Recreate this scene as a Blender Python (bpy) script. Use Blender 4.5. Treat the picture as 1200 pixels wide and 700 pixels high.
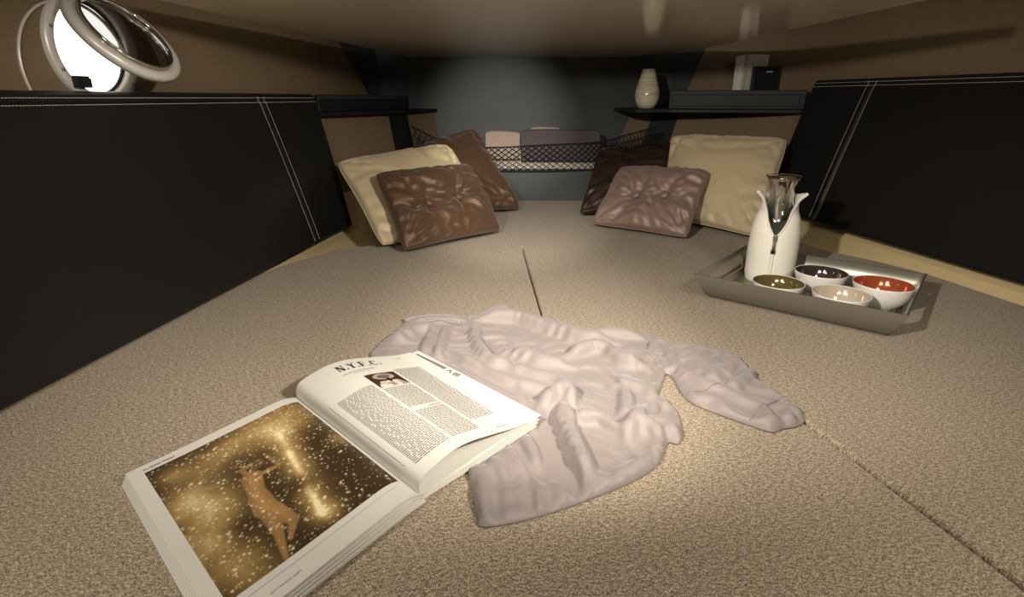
import bpy, bmesh, math, random
import numpy as np
from mathutils import Vector, Matrix
from mathutils.geometry import delaunay_2d_cdt

for o in list(bpy.data.objects):
    bpy.data.objects.remove(o, do_unlink=True)
SC = bpy.context.scene
COL = SC.collection
R = math.radians

# ------------------------------------------------------------------ camera
EYE = 0.42                       # eye height above the berth cushions (berth top = z 0)
PITCH = R(19.9)
FPX = 650.0
cam_d = bpy.data.cameras.new('camera')
cam_d.sensor_width = 36.0
cam_d.lens = 36.0 * FPX / 1200.0
cam_d.clip_start = 0.02
cam = bpy.data.objects.new('camera', cam_d)
COL.objects.link(cam)
cam.location = (0, 0, EYE)
cam.rotation_euler = (R(90) - PITCH, 0, 0)
SC.camera = cam

# ------------------------------------------------------------------ light
SC.view_settings.view_transform = 'Standard'
SC.view_settings.look = 'None'
SC.view_settings.gamma = 1.0
SC.view_settings.use_curve_mapping = False
SC.view_settings.exposure = 0.3

world = bpy.data.worlds.new('daylight')
SC.world = world
world.use_nodes = True
world.node_tree.nodes['Background'].inputs[0].default_value = (1.0, 0.98, 0.95, 1)
world.node_tree.nodes['Background'].inputs[1].default_value = 3.0

def spot(name, loc, target, power, angle, blend, radius, col):
    d = bpy.data.lights.new(name, 'SPOT')
    d.energy = power; d.spot_size = R(angle); d.spot_blend = blend
    d.shadow_soft_size = radius; d.color = col
    o = bpy.data.objects.new(name, d); COL.objects.link(o)
    o.location = loc
    o.rotation_euler = (Vector(target) - Vector(loc)).to_track_quat('-Z', 'Y').to_euler()
    return o

def area(name, loc, target, power, size, col):
    d = bpy.data.lights.new(name, 'AREA')
    d.energy = power; d.shape = 'DISK'; d.size = size; d.color = col
    o = bpy.data.objects.new(name, d); COL.objects.link(o)
    o.location = loc
    o.rotation_euler = (Vector(target) - Vector(loc)).to_track_quat('-Z', 'Y').to_euler()
    return o

WARM = (1.0, 0.935, 0.84)
spot('reading_light', (-0.34, 0.12, 0.64), (0.50, 1.40, 0.0), 54.0, 64, 0.8, 0.018, WARM)
spot('reading_light_starboard', (0.52, 0.10, 0.66), (-0.46, 1.35, -0.05), 58.0, 60, 0.8, 0.03, WARM)
spot('bow_light', (0.02, 0.45, 0.68), (0.0, 2.0, 0.0), 45.0, 30, 0.9, 0.02, WARM)
spot('bow_wall_fill', (-0.02, 0.50, 0.56), (-0.06, 2.58, 0.27), 62.0, 22, 1.0, 0.02, WARM)  # extra unseen spot, added to strengthen the glow on the bow wall
spot('fill_port', (-0.50, 0.30, 0.73), (-0.58, 0.75, 0.0), 10.0, 150, 1.0, 0.06, WARM)  # fill added to even out the port side, no fixture
spot('fill_starboard', (0.62, 0.38, 0.73), (0.72, 0.85, 0.0), 10.0, 150, 1.0, 0.06, WARM)  # matching added fill for the starboard side
area('fill_overhead', (0.15, -0.15, 0.74), (0.12, 0.25, 0.0), 5.0, 0.40, WARM)  # broad fill added overhead, not a real lamp of the cabin

# ------------------------------------------------------------------ helpers
ST, CT = math.sin(PITCH), math.cos(PITCH)
def ray(px, py):
    u = (px - 600) / FPX; v = (350 - py) / FPX
    return u, CT + v * ST, -ST + v * CT
def gz(px, py, z=0.0):
    """the point of the cabin at height z seen at this spot of the survey photo"""
    x, y, zz = ray(px, py); k = (z - EYE) / zz
    return Vector((x * k, y * k, z))
def gy(px, py, Y):
    x, y, zz = ray(px, py); k = Y / y
    return Vector((x * k, Y, EYE + zz * k))

def tag(o, label=None, cat=None, group=None, kind=None):
    if label: o['label'] = label
    if cat: o['category'] = cat
    if group: o['group'] = group
    if kind: o['kind'] = kind
    return o

def empty(name, loc=(0, 0, 0), rz=0.0):
    o = bpy.data.objects.new(name, None); COL.objects.link(o)
    o.empty_display_size = 0.05
    o.location = loc; o.rotation_euler = (0, 0, rz)
    return o

def mesh(name, verts, faces, mat, parent=None, smooth=False, flip=False):
    me = bpy.data.meshes.new(name)
    if flip: faces = [tuple(reversed(f)) for f in faces]
    me.from_pydata([tuple(v) for v in verts], [], [tuple(int(i) for i in f) for f in faces])
    me.materials.append(mat)
    if smooth: me.polygons.foreach_set('use_smooth', [True] * len(me.polygons))
    me.update()
    o = bpy.data.objects.new(name, me); COL.objects.link(o)
    if parent is not None: o.parent = parent
    return o

def recalc(o):
    bm = bmesh.new(); bm.from_mesh(o.data)
    bmesh.ops.recalc_face_normals(bm, faces=bm.faces)
    bm.to_mesh(o.data); bm.free(); o.data.update()
    return o

class MB:
    def __init__(s): s.v = []; s.f = []
    def add(s, verts, faces):
        n = len(s.v); s.v += [tuple(v) for v in verts]
        s.f += [tuple(i + n for i in f) for f in faces]
    def prism(s, poly, z0, z1):
        n = len(poly)
        s.add([(p[0], p[1], z0) for p in poly] + [(p[0], p[1], z1) for p in poly],
              [tuple(range(n - 1, -1, -1)), tuple(range(n, 2 * n))] +
              [(i, (i + 1) % n, n + (i + 1) % n, n + i) for i in range(n)])
    def box(s, a, b):
        s.prism([(a[0], a[1]), (b[0], a[1]), (b[0], b[1]), (a[0], b[1])], a[2], b[2])
    def tube(s, pts, r, n=6, closed=False):
        pts = [Vector(p) for p in pts]; m = len(pts); rings = []
        ref = None
        for i in range(m):
            if closed: t = pts[(i + 1) % m] - pts[i - 1]
            else: t = pts[min(i + 1, m - 1)] - pts[max(i - 1, 0)]
            t.normalize()
            if ref is None:
                ref = Vector((0, 0, 1)) if abs(t.z) < .9 else Vector((1, 0, 0))
            a = ref - t * ref.dot(t)
            if a.length < 1e-6: a = t.orthogonal()
            a.normalize(); ref = a; b = t.cross(a)
            rr = r[i] if isinstance(r, (list, tuple)) else r
            rings.append([pts[i] + (a * math.cos(2 * math.pi * k / n) + b * math.sin(2 * math.pi * k / n)) * rr for k in range(n)])
        vs = [p for rg in rings for p in rg]; fs = []
        for i in range(m if closed else m - 1):
            j = (i + 1) % m
            for k in range(n):
                fs.append((i * n + k, i * n + (k + 1) % n, j * n + (k + 1) % n, j * n + k))
        if not closed:
            fs.append(tuple(range(n - 1, -1, -1))); fs.append(tuple((m - 1) * n + k for k in range(n)))
        s.add(vs, fs)
    def lathe(s, prof, c=(0, 0, 0), n=40, cap0=True, cap1=True):
        vs = []; fs = []; m = len(prof)
        for r, z in prof:
            for k in range(n):
                a = 2 * math.pi * k / n
                vs.append((c[0] + r * math.cos(a), c[1] + r * math.sin(a), c[2] + z))
        for i in range(m - 1):
            for k in range(n):
                fs.append((i * n + k, i * n + (k + 1) % n, (i + 1) * n + (k + 1) % n, (i + 1) * n + k))
        if cap0: fs.append(tuple(range(n - 1, -1, -1)))
        if cap1: fs.append(tuple((m - 1) * n + k for k in range(n)))
        s.add(vs, fs)
    def build(s, name, mat, parent=None, smooth=False):
        return recalc(mesh(name, s.v, s.f, mat, parent, smooth))

def crom(pts, n):
    """Catmull-Rom through the points (tuples of any length), n points per span"""
    P = [np.array(p, float) for p in pts]
    P = [2 * P[0] - P[1]] + P + [2 * P[-1] - P[-2]]
    out = []
    for i in range(1, len(P) - 2):
        for k in range(n):
            t = k / n
            out.append(.5 * ((2 * P[i]) + (-P[i-1] + P[i+1]) * t + (2*P[i-1] - 5*P[i] + 4*P[i+1] - P[i+2]) * t*t
                             + (-P[i-1] + 3*P[i] - 3*P[i+1] + P[i+2]) * t**3))
    out.append(P[-2]); return out

def crom_closed(pts, n):
    P = [np.array(p, float) for p in pts]; m = len(P); out = []
    for i in range(m):
        a, b, c, d = P[i-1], P[i], P[(i+1) % m], P[(i+2) % m]
        for k in range(n):
            t = k / n
            out.append(.5 * (2*b + (-a + c)*t + (2*a - 5*b + 4*c - d)*t*t + (-a + 3*b - 3*c + d)*t**3))
    return out

# value noise in numpy
def vnoise(x, y, seed=0):
    xi = np.floor(x).astype(np.int64); yi = np.floor(y).astype(np.int64)
    fx = x - xi; fy = y - yi
    fx = fx*fx*(3-2*fx); fy = fy*fy*(3-2*fy)
    def h(a, b):
        n = (a * 374761393 + b * 668265263 + seed * 974711) & 0x7fffffff
        n = ((n ^ (n >> 13)) * 1274126177) & 0x7fffffff
        return ((n ^ (n >> 16)) & 0xffff) / 65535.0
    return (h(xi, yi)*(1-fx) + h(xi+1, yi)*fx)*(1-fy) + (h(xi, yi+1)*(1-fx) + h(xi+1, yi+1)*fx)*fy
def fbm(x, y, o=4, seed=0):
    s = 0; a = .5
    for i in range(o):
        s = s + a * vnoise(x, y, seed + i * 17); x = x * 2.03; y = y * 2.03; a *= .5
    return s

# ------------------------------------------------------------------ materials
def srgb(r, g, b):
    f = lambda c: (c/255/12.92) if c/255 <= .04045 else ((c/255+.055)/1.055)**2.4
    return (f(r), f(g), f(b), 1)

def mat(name, col, rough=.5, metal=0., spec=.5, sheen=0., coat=0., bump=None, vary=None, trans=0., ior=1.45):
    m = bpy.data.materials.new(name); m.use_nodes = True
    nt = m.node_tree; b = nt.nodes['Principled BSDF']
    b.inputs['Base Color'].default_value = col
    b.inputs['Roughness'].default_value = rough
    b.inputs['Metallic'].default_value = metal
    b.inputs['Specular IOR Level'].default_value = spec
    b.inputs['Sheen Weight'].default_value = sheen
    b.inputs['Coat Weight'].default_value = coat
    b.inputs['Transmission Weight'].default_value = trans
    b.inputs['IOR'].default_value = ior
    tc = nt.nodes.new('ShaderNodeTexCoord')
    if vary:                       # (scale, colour2)
        n = nt.nodes.new('ShaderNodeTexNoise'); n.inputs['Scale'].default_value = vary[0]
        n.inputs['Detail'].default_value = 4
        mx = nt.nodes.new('ShaderNodeMix'); mx.data_type = 'RGBA'
        mx.inputs[6].default_value = col; mx.inputs[7].default_value = vary[1]
        nt.links.new(tc.outputs['Object'], n.inputs['Vector'])
        nt.links.new(n.outputs['Fac'], mx.inputs[0]); nt.links.new(mx.outputs[2], b.inputs['Base Color'])
    if bump:                       # (scale, strength, distance)
        n = nt.nodes.new('ShaderNodeTexNoise'); n.inputs['Scale'].default_value = bump[0]
        n.inputs['Detail'].default_value = 3
        bp = nt.nodes.new('ShaderNodeBump'); bp.inputs['Strength'].default_value = bump[1]; bp.inputs['Distance'].default_value = bump[2]
        nt.links.new(tc.outputs['Object'], n.inputs['Vector'])
        nt.links.new(n.outputs['Fac'], bp.inputs['Height']); nt.links.new(bp.outputs[0], b.inputs['Normal'])
    return m

def tweed():
    m = bpy.data.materials.new('tweed'); m.use_nodes = True
    nt = m.node_tree; b = nt.nodes['Principled BSDF']
    tc = nt.nodes.new('ShaderNodeTexCoord')
    facs = []
    for sc, rot in (((400, 1050, 1), 0.12), ((1050, 400, 1), 0.12)):
        mp = nt.nodes.new('ShaderNodeMapping'); mp.inputs['Scale'].default_value = sc; mp.inputs['Rotation'].default_value = (0, 0, rot)
        n = nt.nodes.new('ShaderNodeTexNoise'); n.inputs['Scale'].default_value = 1.0; n.inputs['Detail'].default_value = 2
        nt.links.new(tc.outputs['Object'], mp.inputs[0]); nt.links.new(mp.outputs[0], n.inputs['Vector'])
        facs.append(n)
    mm = nt.nodes.new('ShaderNodeMath'); mm.operation = 'ADD'
    nt.links.new(facs[0].outputs['Fac'], mm.inputs[0]); nt.links.new(facs[1].outputs['Fac'], mm.inputs[1])
    mc = nt.nodes.new('ShaderNodeMapping'); mc.inputs['Scale'].default_value = (150, 330, 1); mc.inputs['Rotation'].default_value = (0, 0, -.25)
    nc = nt.nodes.new('ShaderNodeTexNoise'); nc.inputs['Scale'].default_value = 1.0; nc.inputs['Detail'].default_value = 2
    nt.links.new(tc.outputs['Object'], mc.inputs[0]); nt.links.new(mc.outputs[0], nc.inputs['Vector'])
    m3 = nt.nodes.new('ShaderNodeMath'); m3.operation = 'MULTIPLY_ADD'; m3.inputs[1].default_value = .6
    nt.links.new(nc.outputs['Fac'], m3.inputs[0]); nt.links.new(mm.outputs[0], m3.inputs[2]); mm = m3
    rp = nt.nodes.new('ShaderNodeValToRGB')
    rp.color_ramp.elements[0].position = .42; rp.color_ramp.elements[0].color = srgb(94, 81, 69)
    rp.color_ramp.elements[1].position = .58; rp.color_ramp.elements[1].color = srgb(198, 182, 154)
    e = rp.color_ramp.elements.new(.5); e.color = srgb(145, 130, 109)
    hf = nt.nodes.new('ShaderNodeMath'); hf.operation = 'MULTIPLY'; hf.inputs[1].default_value = 1 / 2.6
    nt.links.new(mm.outputs[0], hf.inputs[0]); nt.links.new(hf.outputs[0], rp.inputs[0])
    nt.links.new(rp.outputs[0], b.inputs['Base Color'])
    bp = nt.nodes.new('ShaderNodeBump'); bp.inputs['Strength'].default_value = .2; bp.inputs['Distance'].default_value = .0006
    nt.links.new(hf.outputs[0], bp.inputs['Height']); nt.links.new(bp.outputs[0], b.inputs['Normal'])
    b.inputs['Roughness'].default_value = .9; b.inputs['Specular IOR Level'].default_value = .15
    b.inputs['Sheen Weight'].default_value = .15
    return m

def attr_mat(name, rough=.35):
    m = bpy.data.materials.new(name); m.use_nodes = True
    nt = m.node_tree; b = nt.nodes['Principled BSDF']
    a = nt.nodes.new('ShaderNodeVertexColor'); a.layer_name = 'ink'
    nt.links.new(a.outputs[0], b.inputs['Base Color']); b.inputs['Roughness'].default_value = rough
    return m

M = dict(
    tweed=tweed(),
    leather=mat('black_leather', srgb(24, 23, 23), .40, spec=.45, bump=(420, .25, .0006)),
    thread=mat('white_thread', srgb(205, 200, 188), .7),
    cream=mat('cream_liner', srgb(205, 184, 138), .45, vary=(6, srgb(196, 174, 128))),
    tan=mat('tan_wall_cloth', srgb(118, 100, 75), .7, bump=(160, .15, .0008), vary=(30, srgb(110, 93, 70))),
    dark=mat('charcoal_bulkhead', srgb(66, 68, 68), .5, vary=(9, srgb(60, 62, 62))),
    lacquer=mat('beige_lacquer', srgb(232, 220, 205), .08, spec=.5, vary=(2, srgb(226, 214, 199))),
    front=mat('warm_white_panel', srgb(196, 182, 160), .6),
    white=mat('white_locker', srgb(235, 226, 205), .6),
    shelf=mat('black_shelf', srgb(18, 18, 18), .6, bump=(300, .15, .0005)),
    strip=mat('black_strip', srgb(20, 20, 21), .6),
    cordn=mat('black_cord', srgb(16, 15, 15), .8),
    satin_cream=mat('cream_satin', srgb(194, 177, 140), .46, sheen=.25, bump=(90, .12, .002)),
    satin_brown=mat('brown_satin', srgb(84, 60, 39), .50, metal=.2, sheen=.15, bump=(80, .1, .002)),
    satin_dark=mat('dark_brown_satin', srgb(52, 37, 29), .48, metal=.15, bump=(80, .1, .002)),
    satin_mauve=mat('mauve_satin', srgb(140, 118, 106), .50, metal=.2, sheen=.15, bump=(80, .1, .002)),
    blouse=mat('blush_satin', srgb(136, 125, 120), .52, metal=.0, spec=.4, sheen=.25, bump=(300, .15, .001)),
    paper=mat('white_paper', srgb(208, 204, 193), .42),
    ink=mat('black_ink', srgb(38, 34, 32), .5),
    grey_ink=mat('grey_ink', srgb(120, 114, 106), .5),
    pewter=mat('pewter_lacquer', srgb(124, 120, 106), .28, metal=.45),
    porcelain=mat('white_porcelain', srgb(236, 232, 222), .12, coat=.4),
    olive=mat('olive_glaze', srgb(112, 98, 58), .1, metal=.35, coat=.6),
    mirror=mat('dark_silver_glaze', srgb(104, 92, 86), .08, metal=.75, coat=.5),
    copper=mat('copper_glaze', srgb(176, 88, 56), .12, metal=.4, coat=.6),
    pearl=mat('pearl_glaze', srgb(196, 178, 158), .12, metal=.15, coat=.6),
    neoprene=mat('white_sleeve', srgb(236, 230, 214), .75, bump=(500, .1, .0006)),
    chrome=mat('chrome', srgb(200, 198, 192), .12, metal=1.0),
    alu=mat('satin_aluminium', srgb(204, 199, 190), .32, metal=.2),
    glass=mat('clear_glass', (1, 1, 1, 1), .02, trans=1.0),
    smoke=mat('tinted_pane', srgb(150, 150, 148), .03, trans=1.0),
    rubber=mat('black_rubber', srgb(22, 22, 22), .6),
    vase=mat('vase_glaze', srgb(202, 194, 168), .2, coat=.4),
    towel_b=mat('beige_towel', srgb(170, 152, 138), .9, bump=(400, .3, .0015)),
    towel_p=mat('plum_towel', srgb(88, 79, 82), .9, bump=(400, .3, .0015)),
    navy=mat('navy_cover', srgb(26, 28, 40), .3),
    book_w=mat('pale_cover', srgb(236, 230, 218), .45),
    book_g=mat('grey_cover', srgb(186, 180, 170), .45),
    ink_w=mat('pale_print', srgb(190, 188, 180), .5),
)
# fine horizontal throwing lines on the vase
nt = M['vase'].node_tree; b = nt.nodes['Principled BSDF']
tc = nt.nodes.new('ShaderNodeTexCoord'); mp = nt.nodes.new('ShaderNodeMapping'); mp.inputs['Scale'].default_value = (3, 3, 130)
n = nt.nodes.new('ShaderNodeTexNoise'); n.inputs['Scale'].default_value = 1; rp = nt.nodes.new('ShaderNodeValToRGB')
rp.color_ramp.elements[0].position = .35; rp.color_ramp.elements[0].color = srgb(176, 168, 142)
rp.color_ramp.elements[1].position = .65; rp.color_ramp.elements[1].color = srgb(216, 208, 184)
nt.links.new(tc.outputs['Object'], mp.inputs[0]); nt.links.new(mp.outputs[0], n.inputs['Vector'])
nt.links.new(n.outputs['Fac'], rp.inputs[0]); nt.links.new(rp.outputs[0], b.inputs['Base Color'])

# ================================================================== THE CABIN
CEIL = 0.585
CEIL_HI = 0.75
BACK = 2.60

def stations_loft(sta, n):
    """sta: list of tuples of points (one per rail); returns rails resampled smoothly"""
    flat = [sum([list(p) for p in s], []) for s in sta]
    c = crom(flat, n)
    k = len(sta[0])
    return [[Vector(row[3*i:3*i+3]) for i in range(k)] for row in c]

def strip_mesh(rows, sub=4):
    """rows of rail points -> grid, straight between the rails"""
    vs = []; fs = []; w = None
    for row in rows:
        line = []
        for a, b2 in zip(row[:-1], row[1:]):
            for k in range(sub): line.append(a.lerp(b2, k / sub))
        line.append(row[-1]); w = len(line); vs += line
    for i in range(len(rows) - 1):
        for k in range(w - 1):
            fs.append((i*w + k, i*w + k + 1, (i+1)*w + k + 1, (i+1)*w + k))
    return vs, fs

# panel planes (front faces): left  x = a + s*Y
def LBX(Y): return -0.583 + .144 * (Y - 1.61)
def LTX(Y): return -0.690 + .144 * (Y - 1.61)
def RBX(Y): return 1.336 - .2057 * Y
def RTX(Y): return 1.499 - .2057 * Y

# lower hull liner, left and right: rails = bed edge, ledge under the panel, behind the panel top
LL = [((LBX(-.6)-.048, -.6, -.06), (LBX(-.6)-.055, -.6, -.02), (LTX(-.6)-.045, -.6, .40)),
      ((LBX(.6)-.048, .6, -.06), (LBX(.6)-.055, .6, -.02), (LTX(.6)-.045, .6, .40)),
      ((LBX(1.3)-.045, 1.3, -.06), (LBX(1.3)-.055, 1.3, -.015), (LTX(1.3)-.045, 1.3, .40)),
      ((-.562, 1.575, -.05), (LBX(1.6)-.053, 1.6, -.014), (LTX(1.6)-.045, 1.6, .40)),
      ((-.425, 1.69, -.05), (LBX(1.9)-.053, 1.9, -.012), (LTX(1.95)-.045, 1.95, .368)),
      ((-.34, 2.05, -.05), (-.46, 2.2, 0.0), (-.53, 2.3, .366)),
      ((-.22, 2.60, -.05), (-.27, 2.62, 0.0), (-.34, 2.62, .366))]
RL = [((RBX(-.6)+.01, -.6, -.06), (RBX(-.6)+.036, -.6, .02), (RTX(-.6)+.045, -.6, .40)),
      ((RBX(.6)+.005, .6, -.06), (RBX(.6)+.036, .6, .02), (RTX(.6)+.045, .6, .40)),
      ((1.063, 1.337, -.05), (RBX(1.3)+.036, 1.3, .02), (RTX(1.3)+.045, 1.3, .40)),
      ((.915, 1.62, -.05), (RBX(1.7)+.036, 1.7, .025), (RTX(1.7)+.045, 1.7, .40)),
      ((.85, 1.86, -.05), (RBX(2.0)+.036, 2.0, .03), (RTX(2.1)+.045, 2.1, .372)),
      ((.66, 2.2, -.05), (.74, 2.28, .03), (.86, 2.40, .370)),
      ((.34, 2.60, -.05), (.39, 2.62, .03), (.50, 2.62, .37))]
for nm, L, in (('wall_lower_left', LL), ('wall_lower_right', RL)):
    rows = stations_loft(L, 8)
    vs, fs = strip_mesh([[r_[0], r_[1], r_[1].lerp(r_[2], .3)] for r_ in rows], 5)
    tag(recalc(mesh(nm, vs, fs, M['cream'], None, True)), kind='structure')
    vs, fs = strip_mesh([[r_[1].lerp(r_[2], .3), r_[2]] for r_ in rows], 5)  # tan lining; its darker colour also carries the shade above the light cutoff
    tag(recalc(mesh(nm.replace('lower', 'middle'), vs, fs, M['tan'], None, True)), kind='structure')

# upper side walls, standing just outboard of the panel tops
def LCX(Y): return -.635 + .116 * (Y - 1.143)          # side edge of the dropped ceiling panel
def LWX(Y): return LTX(Y) - .045
PC = Vector((LWX(1.155), 1.155, .507)); PR = .092
e1 = Vector((.144, 1, 0)).normalized(); e3 = Vector((0, 0, 1)); nin = e1.cross(e3).normalized()   # towards the cabin
def wp(a, z): return PC + e1 * a + e3 * (z - PC.z)
a0 = -1.8
ring = [(PR * math.cos(2*math.pi*k/48), PC.z + PR * math.sin(2*math.pi*k/48)) for k in range(48)]
outer = [(a0, .39), (1.40, .39), (1.30, .48), (1.10, .62), (.93, CEIL_HI), (a0, CEIL_HI)]
pts = outer + ring
segs = [(i, (i+1) % 6) for i in range(6)] + [(6 + i, 6 + (i+1) % 48) for i in range(48)]
vv, ee, ff, *_ = delaunay_2d_cdt([Vector(p) for p in pts], segs, [list(range(6))], 1, 1e-6)
def inring(f):
    cx = sum(vv[i].x for i in f) / len(f); cz = sum(vv[i].y for i in f) / len(f)
    return math.hypot(cx, cz - PC.z) < PR * .995
ff = [f for f in ff if not inring(f)]
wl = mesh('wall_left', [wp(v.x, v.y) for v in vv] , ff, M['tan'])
tag(wl, kind='structure')
dl = [wp(a, z) for a, z in outer[1:5]]
db = [Vector((-.585, BACK, p.z)) for p in dl]
vs, fs = strip_mesh([[a, a.lerp(b_, .5) + Vector((-.012, .02, 0)), b_] for a, b_ in zip(dl, db)], 4)
tag(recalc(mesh('wall_back_left', vs, fs, M['dark'], None, True)), kind='structure')

# right: follows the panel, then bends in towards the bow; its tan lining ends in a raked edge
def rwall(z):
    k = (z - .40) / .35
    return [Vector((RTX(Y) + .045, Y, z)) for Y in (-.6, .3, 1.1, 1.7, 2.0, 2.13)] + [Vector((1.045, 2.30, z)), Vector((.92 + .02 * k, 2.42 - .02 * k, z)), Vector((.725 + .10 * k, 2.515 - .10 * k, z))]
rows = []
for q in range(9):
    z = .39 + (CEIL_HI - .39) * q / 8
    rows.append([Vector(p) for p in crom(rwall(z), 6)])
vs, fs = strip_mesh(rows, 1)
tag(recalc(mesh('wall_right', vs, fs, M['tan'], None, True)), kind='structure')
vs, fs = strip_mesh([[r_[-1], r_[-1].lerp(Vector((.58, BACK, r_[-1].z)), .5) + Vector((.01, .012, 0)), Vector((.58, BACK, r_[-1].z))] for r_ in rows], 4)
tag(recalc(mesh('wall_back_right', vs, fs, M['dark'], None, True)), kind='structure')

# dark bulkhead: back wall with a locker recess behind the net
mb = MB(); mb.box((-1.2, BACK, -.16), (1.75, BACK + .03, CEIL_HI))
tag(mb.build('wall_back', M['dark']), kind='structure')
mb = MB(); mb.box((-.50, 2.42, -.12), (.56, 2.44, .132))
tag(mb.build('wall_back_lower', M['dark']), kind='structure')
mb = MB(); mb.box((-.38, 2.44, .10), (.50, BACK, .125))
mb.add([(-.38, 2.445, .125), (.5, 2.445, .125), (.5, 2.50, .21), (-.38, 2.50, .21), (-.38, BACK, .21), (.5, BACK, .21), (-.38, BACK, .125), (.5, BACK, .125)],
       [(0, 1, 2, 3), (3, 2, 5, 4), (0, 3, 4, 6), (1, 7, 5, 2)])
tag(mb.build('trim_2', M['white']), kind='structure')

# ceiling: a dropped glossy panel under the deckhead
CF = 1.075
RC = [(.749, 1.116), (.715, 1.7), (.688, 2.08), (.61, 2.36), (.496, BACK + .02)]
cl = [(LCX(CF), CF), (LCX(1.93), 1.93), (-.49, 2.3), (-.441, BACK + .02)] + [tuple(p) for p in reversed(crom(RC, 5))] + [(.752, CF)]
mb = MB(); mb.prism(cl, CEIL, CEIL + .018); o = mb.build('ceiling', M['lacquer']); bv = o.modifiers.new('bevel', 'BEVEL'); bv.width = .006; bv.segments = 3; tag(o, kind='structure')
mb = MB(); mb.box((-1.2, -.63, CEIL_HI), (1.75, BACK + .03, CEIL_HI + .02)); tag(mb.build('ceiling_deckhead', M['front']), kind='structure')
mb = MB(); mb.box((-1.2, -.63, -.16), (1.75, -.6, CEIL_HI)); tag(mb.build('wall_front', M['front']), kind='structure')
mb = MB(); mb.box((-1.2, -.6, -.16), (-1.17, BACK, .385)); mb.prism([(-1.2, -.6), (LWX(-.6) - .001, -.6), (LWX(BACK) - .001, BACK), (-1.2, BACK)], .375, .385)
tag(mb.build('wall_hull_left', M['front']), kind='structure')
mb = MB(); mb.prism([(1.75, -.63), (1.78, -.63), (1.78, BACK + .03), (1.75, BACK + .03)], -.16, CEIL_HI); tag(mb.build('wall_hull_right', M['front']), kind='structure')
mb = MB(); mb.box((-1.2, -.6, -.16), (1.75, BACK, -.12)); tag(mb.build('floor', M['front']), kind='structure')

# ------------------------------------------------------------------ berth cushions
def cushion(name, outline, mat_, z=0.0, r=.010, depth=.11):
    n_ = len(outline); P = [Vector((p[0], p[1])) for p in outline]
    area_ = sum(P[i].x * P[(i+1) % n_].y - P[(i+1) % n_].x * P[i].y for i in range(n_))
    if area_ < 0: P.reverse()
    N = []
    for i in range(n_):
        d1 = (P[i] - P[i-1]).normalized(); d2 = (P[(i+1) % n_] - P[i]).normalized()
        n1 = Vector((-d1.y, d1.x)); n2 = Vector((-d2.y, d2.x)); b_ = (n1 + n2)
        if b_.length < 1e-4: b_ = d1
        b_.normalize(); c_ = max(.5, b_.dot(n1)); N.append(b_ / c_)
    rings = [(0, z - depth)] + [(r * (1 - math.cos(a)), z - r + r * math.sin(a)) for a in [k * math.pi / 10 for k in range(6)]]
    vs = []; fs = []
    for ins, zz in rings:
        vs += [(P[i].x + N[i].x * ins, P[i].y + N[i].y * ins, zz) for i in range(n_)]
    m_ = len(rings)
    for k in range(m_ - 1):
        for i in range(n_):
            fs.append((k*n_+i, k*n_+(i+1) % n_, (k+1)*n_+(i+1) % n_, (k+1)*n_+i))
    fs.append(tuple(range((m_-1)*n_, m_*n_)))
    o = mesh(name, vs, fs, mat_)
    me = o.data
    for p in me.polygons: p.use_smooth = len(p.vertices) == 4
    bm = bmesh.new(); bm.from_mesh(me)
    bmesh.ops.triangulate(bm, faces=[f for f in bm.faces if len(f.verts) > 4]); bm.to_mesh(me); bm.free()
    return o

lefte = [(LBX(-.35) - .036, -.35), (LBX(.6) - .036, .6), (LBX(1.2) - .034, 1.2), (LBX(1.38) - .012, 1.38), (-.570, 1.50), (-.505, 1.60), (-.42, 1.64),
         (-.38, 1.72), (-.34, 1.95), (-.26, 2.415)]
righte = [(.42, 2.415), (.64, 2.2), (.84, 1.85), (.905, 1.61), (1.0, 1.46), (1.056, 1.337), (1.10, 1.12), (RBX(.6) - .002, .6), (RBX(-.35) - .002, -.35)]
A = (.062, 1.06); g = .0022
slit = [(A[0] + g, A[1] + .004), (.046 + g, 1.34), (.031 + g, 1.62), (.030, 1.63), (.031 - g, 1.62), (.046 - g, 1.34), (A[0] - g, A[1] + .004)]
inr = [(.478, -.35), (.47, .39), (.408, .66), (.34, .77)]
inl = [(-.17, .80), (-.24, .66), (-.25, .39), (-.25, -.35)]
main = [tuple(p) for p in crom(lefte, 3)] + [tuple(p) for p in crom(righte, 3)] + inr + slit + inl
mo = cushion('berth_cushion', main, M['tweed'], r=.006)
tag(mo, 'large beige tweed berth cushion filling the bow, split by a short slit', 'cushion')
g2 = .0038
inf = [(inr[0][0] - g2, -.35), (inr[1][0] - g2, .39), (inr[2][0] - g2*1.2, .66), (inr[3][0] - g2*1.4, .77), (A[0] + .004, A[1] - .003), (A[0] - .004, A[1] - .003),
       (inl[0][0] + g2*1.4, .80), (inl[1][0] + g2*1.2, .66), (inl[2][0] + g2, .39), (inl[3][0] + g2, -.35)]
io = cushion('infill_cushion', inf, M['tweed'], z=-.002, r=.004)
tag(io, 'beige tweed infill cushion lying under the magazine and the blouse', 'cushion')

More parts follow.
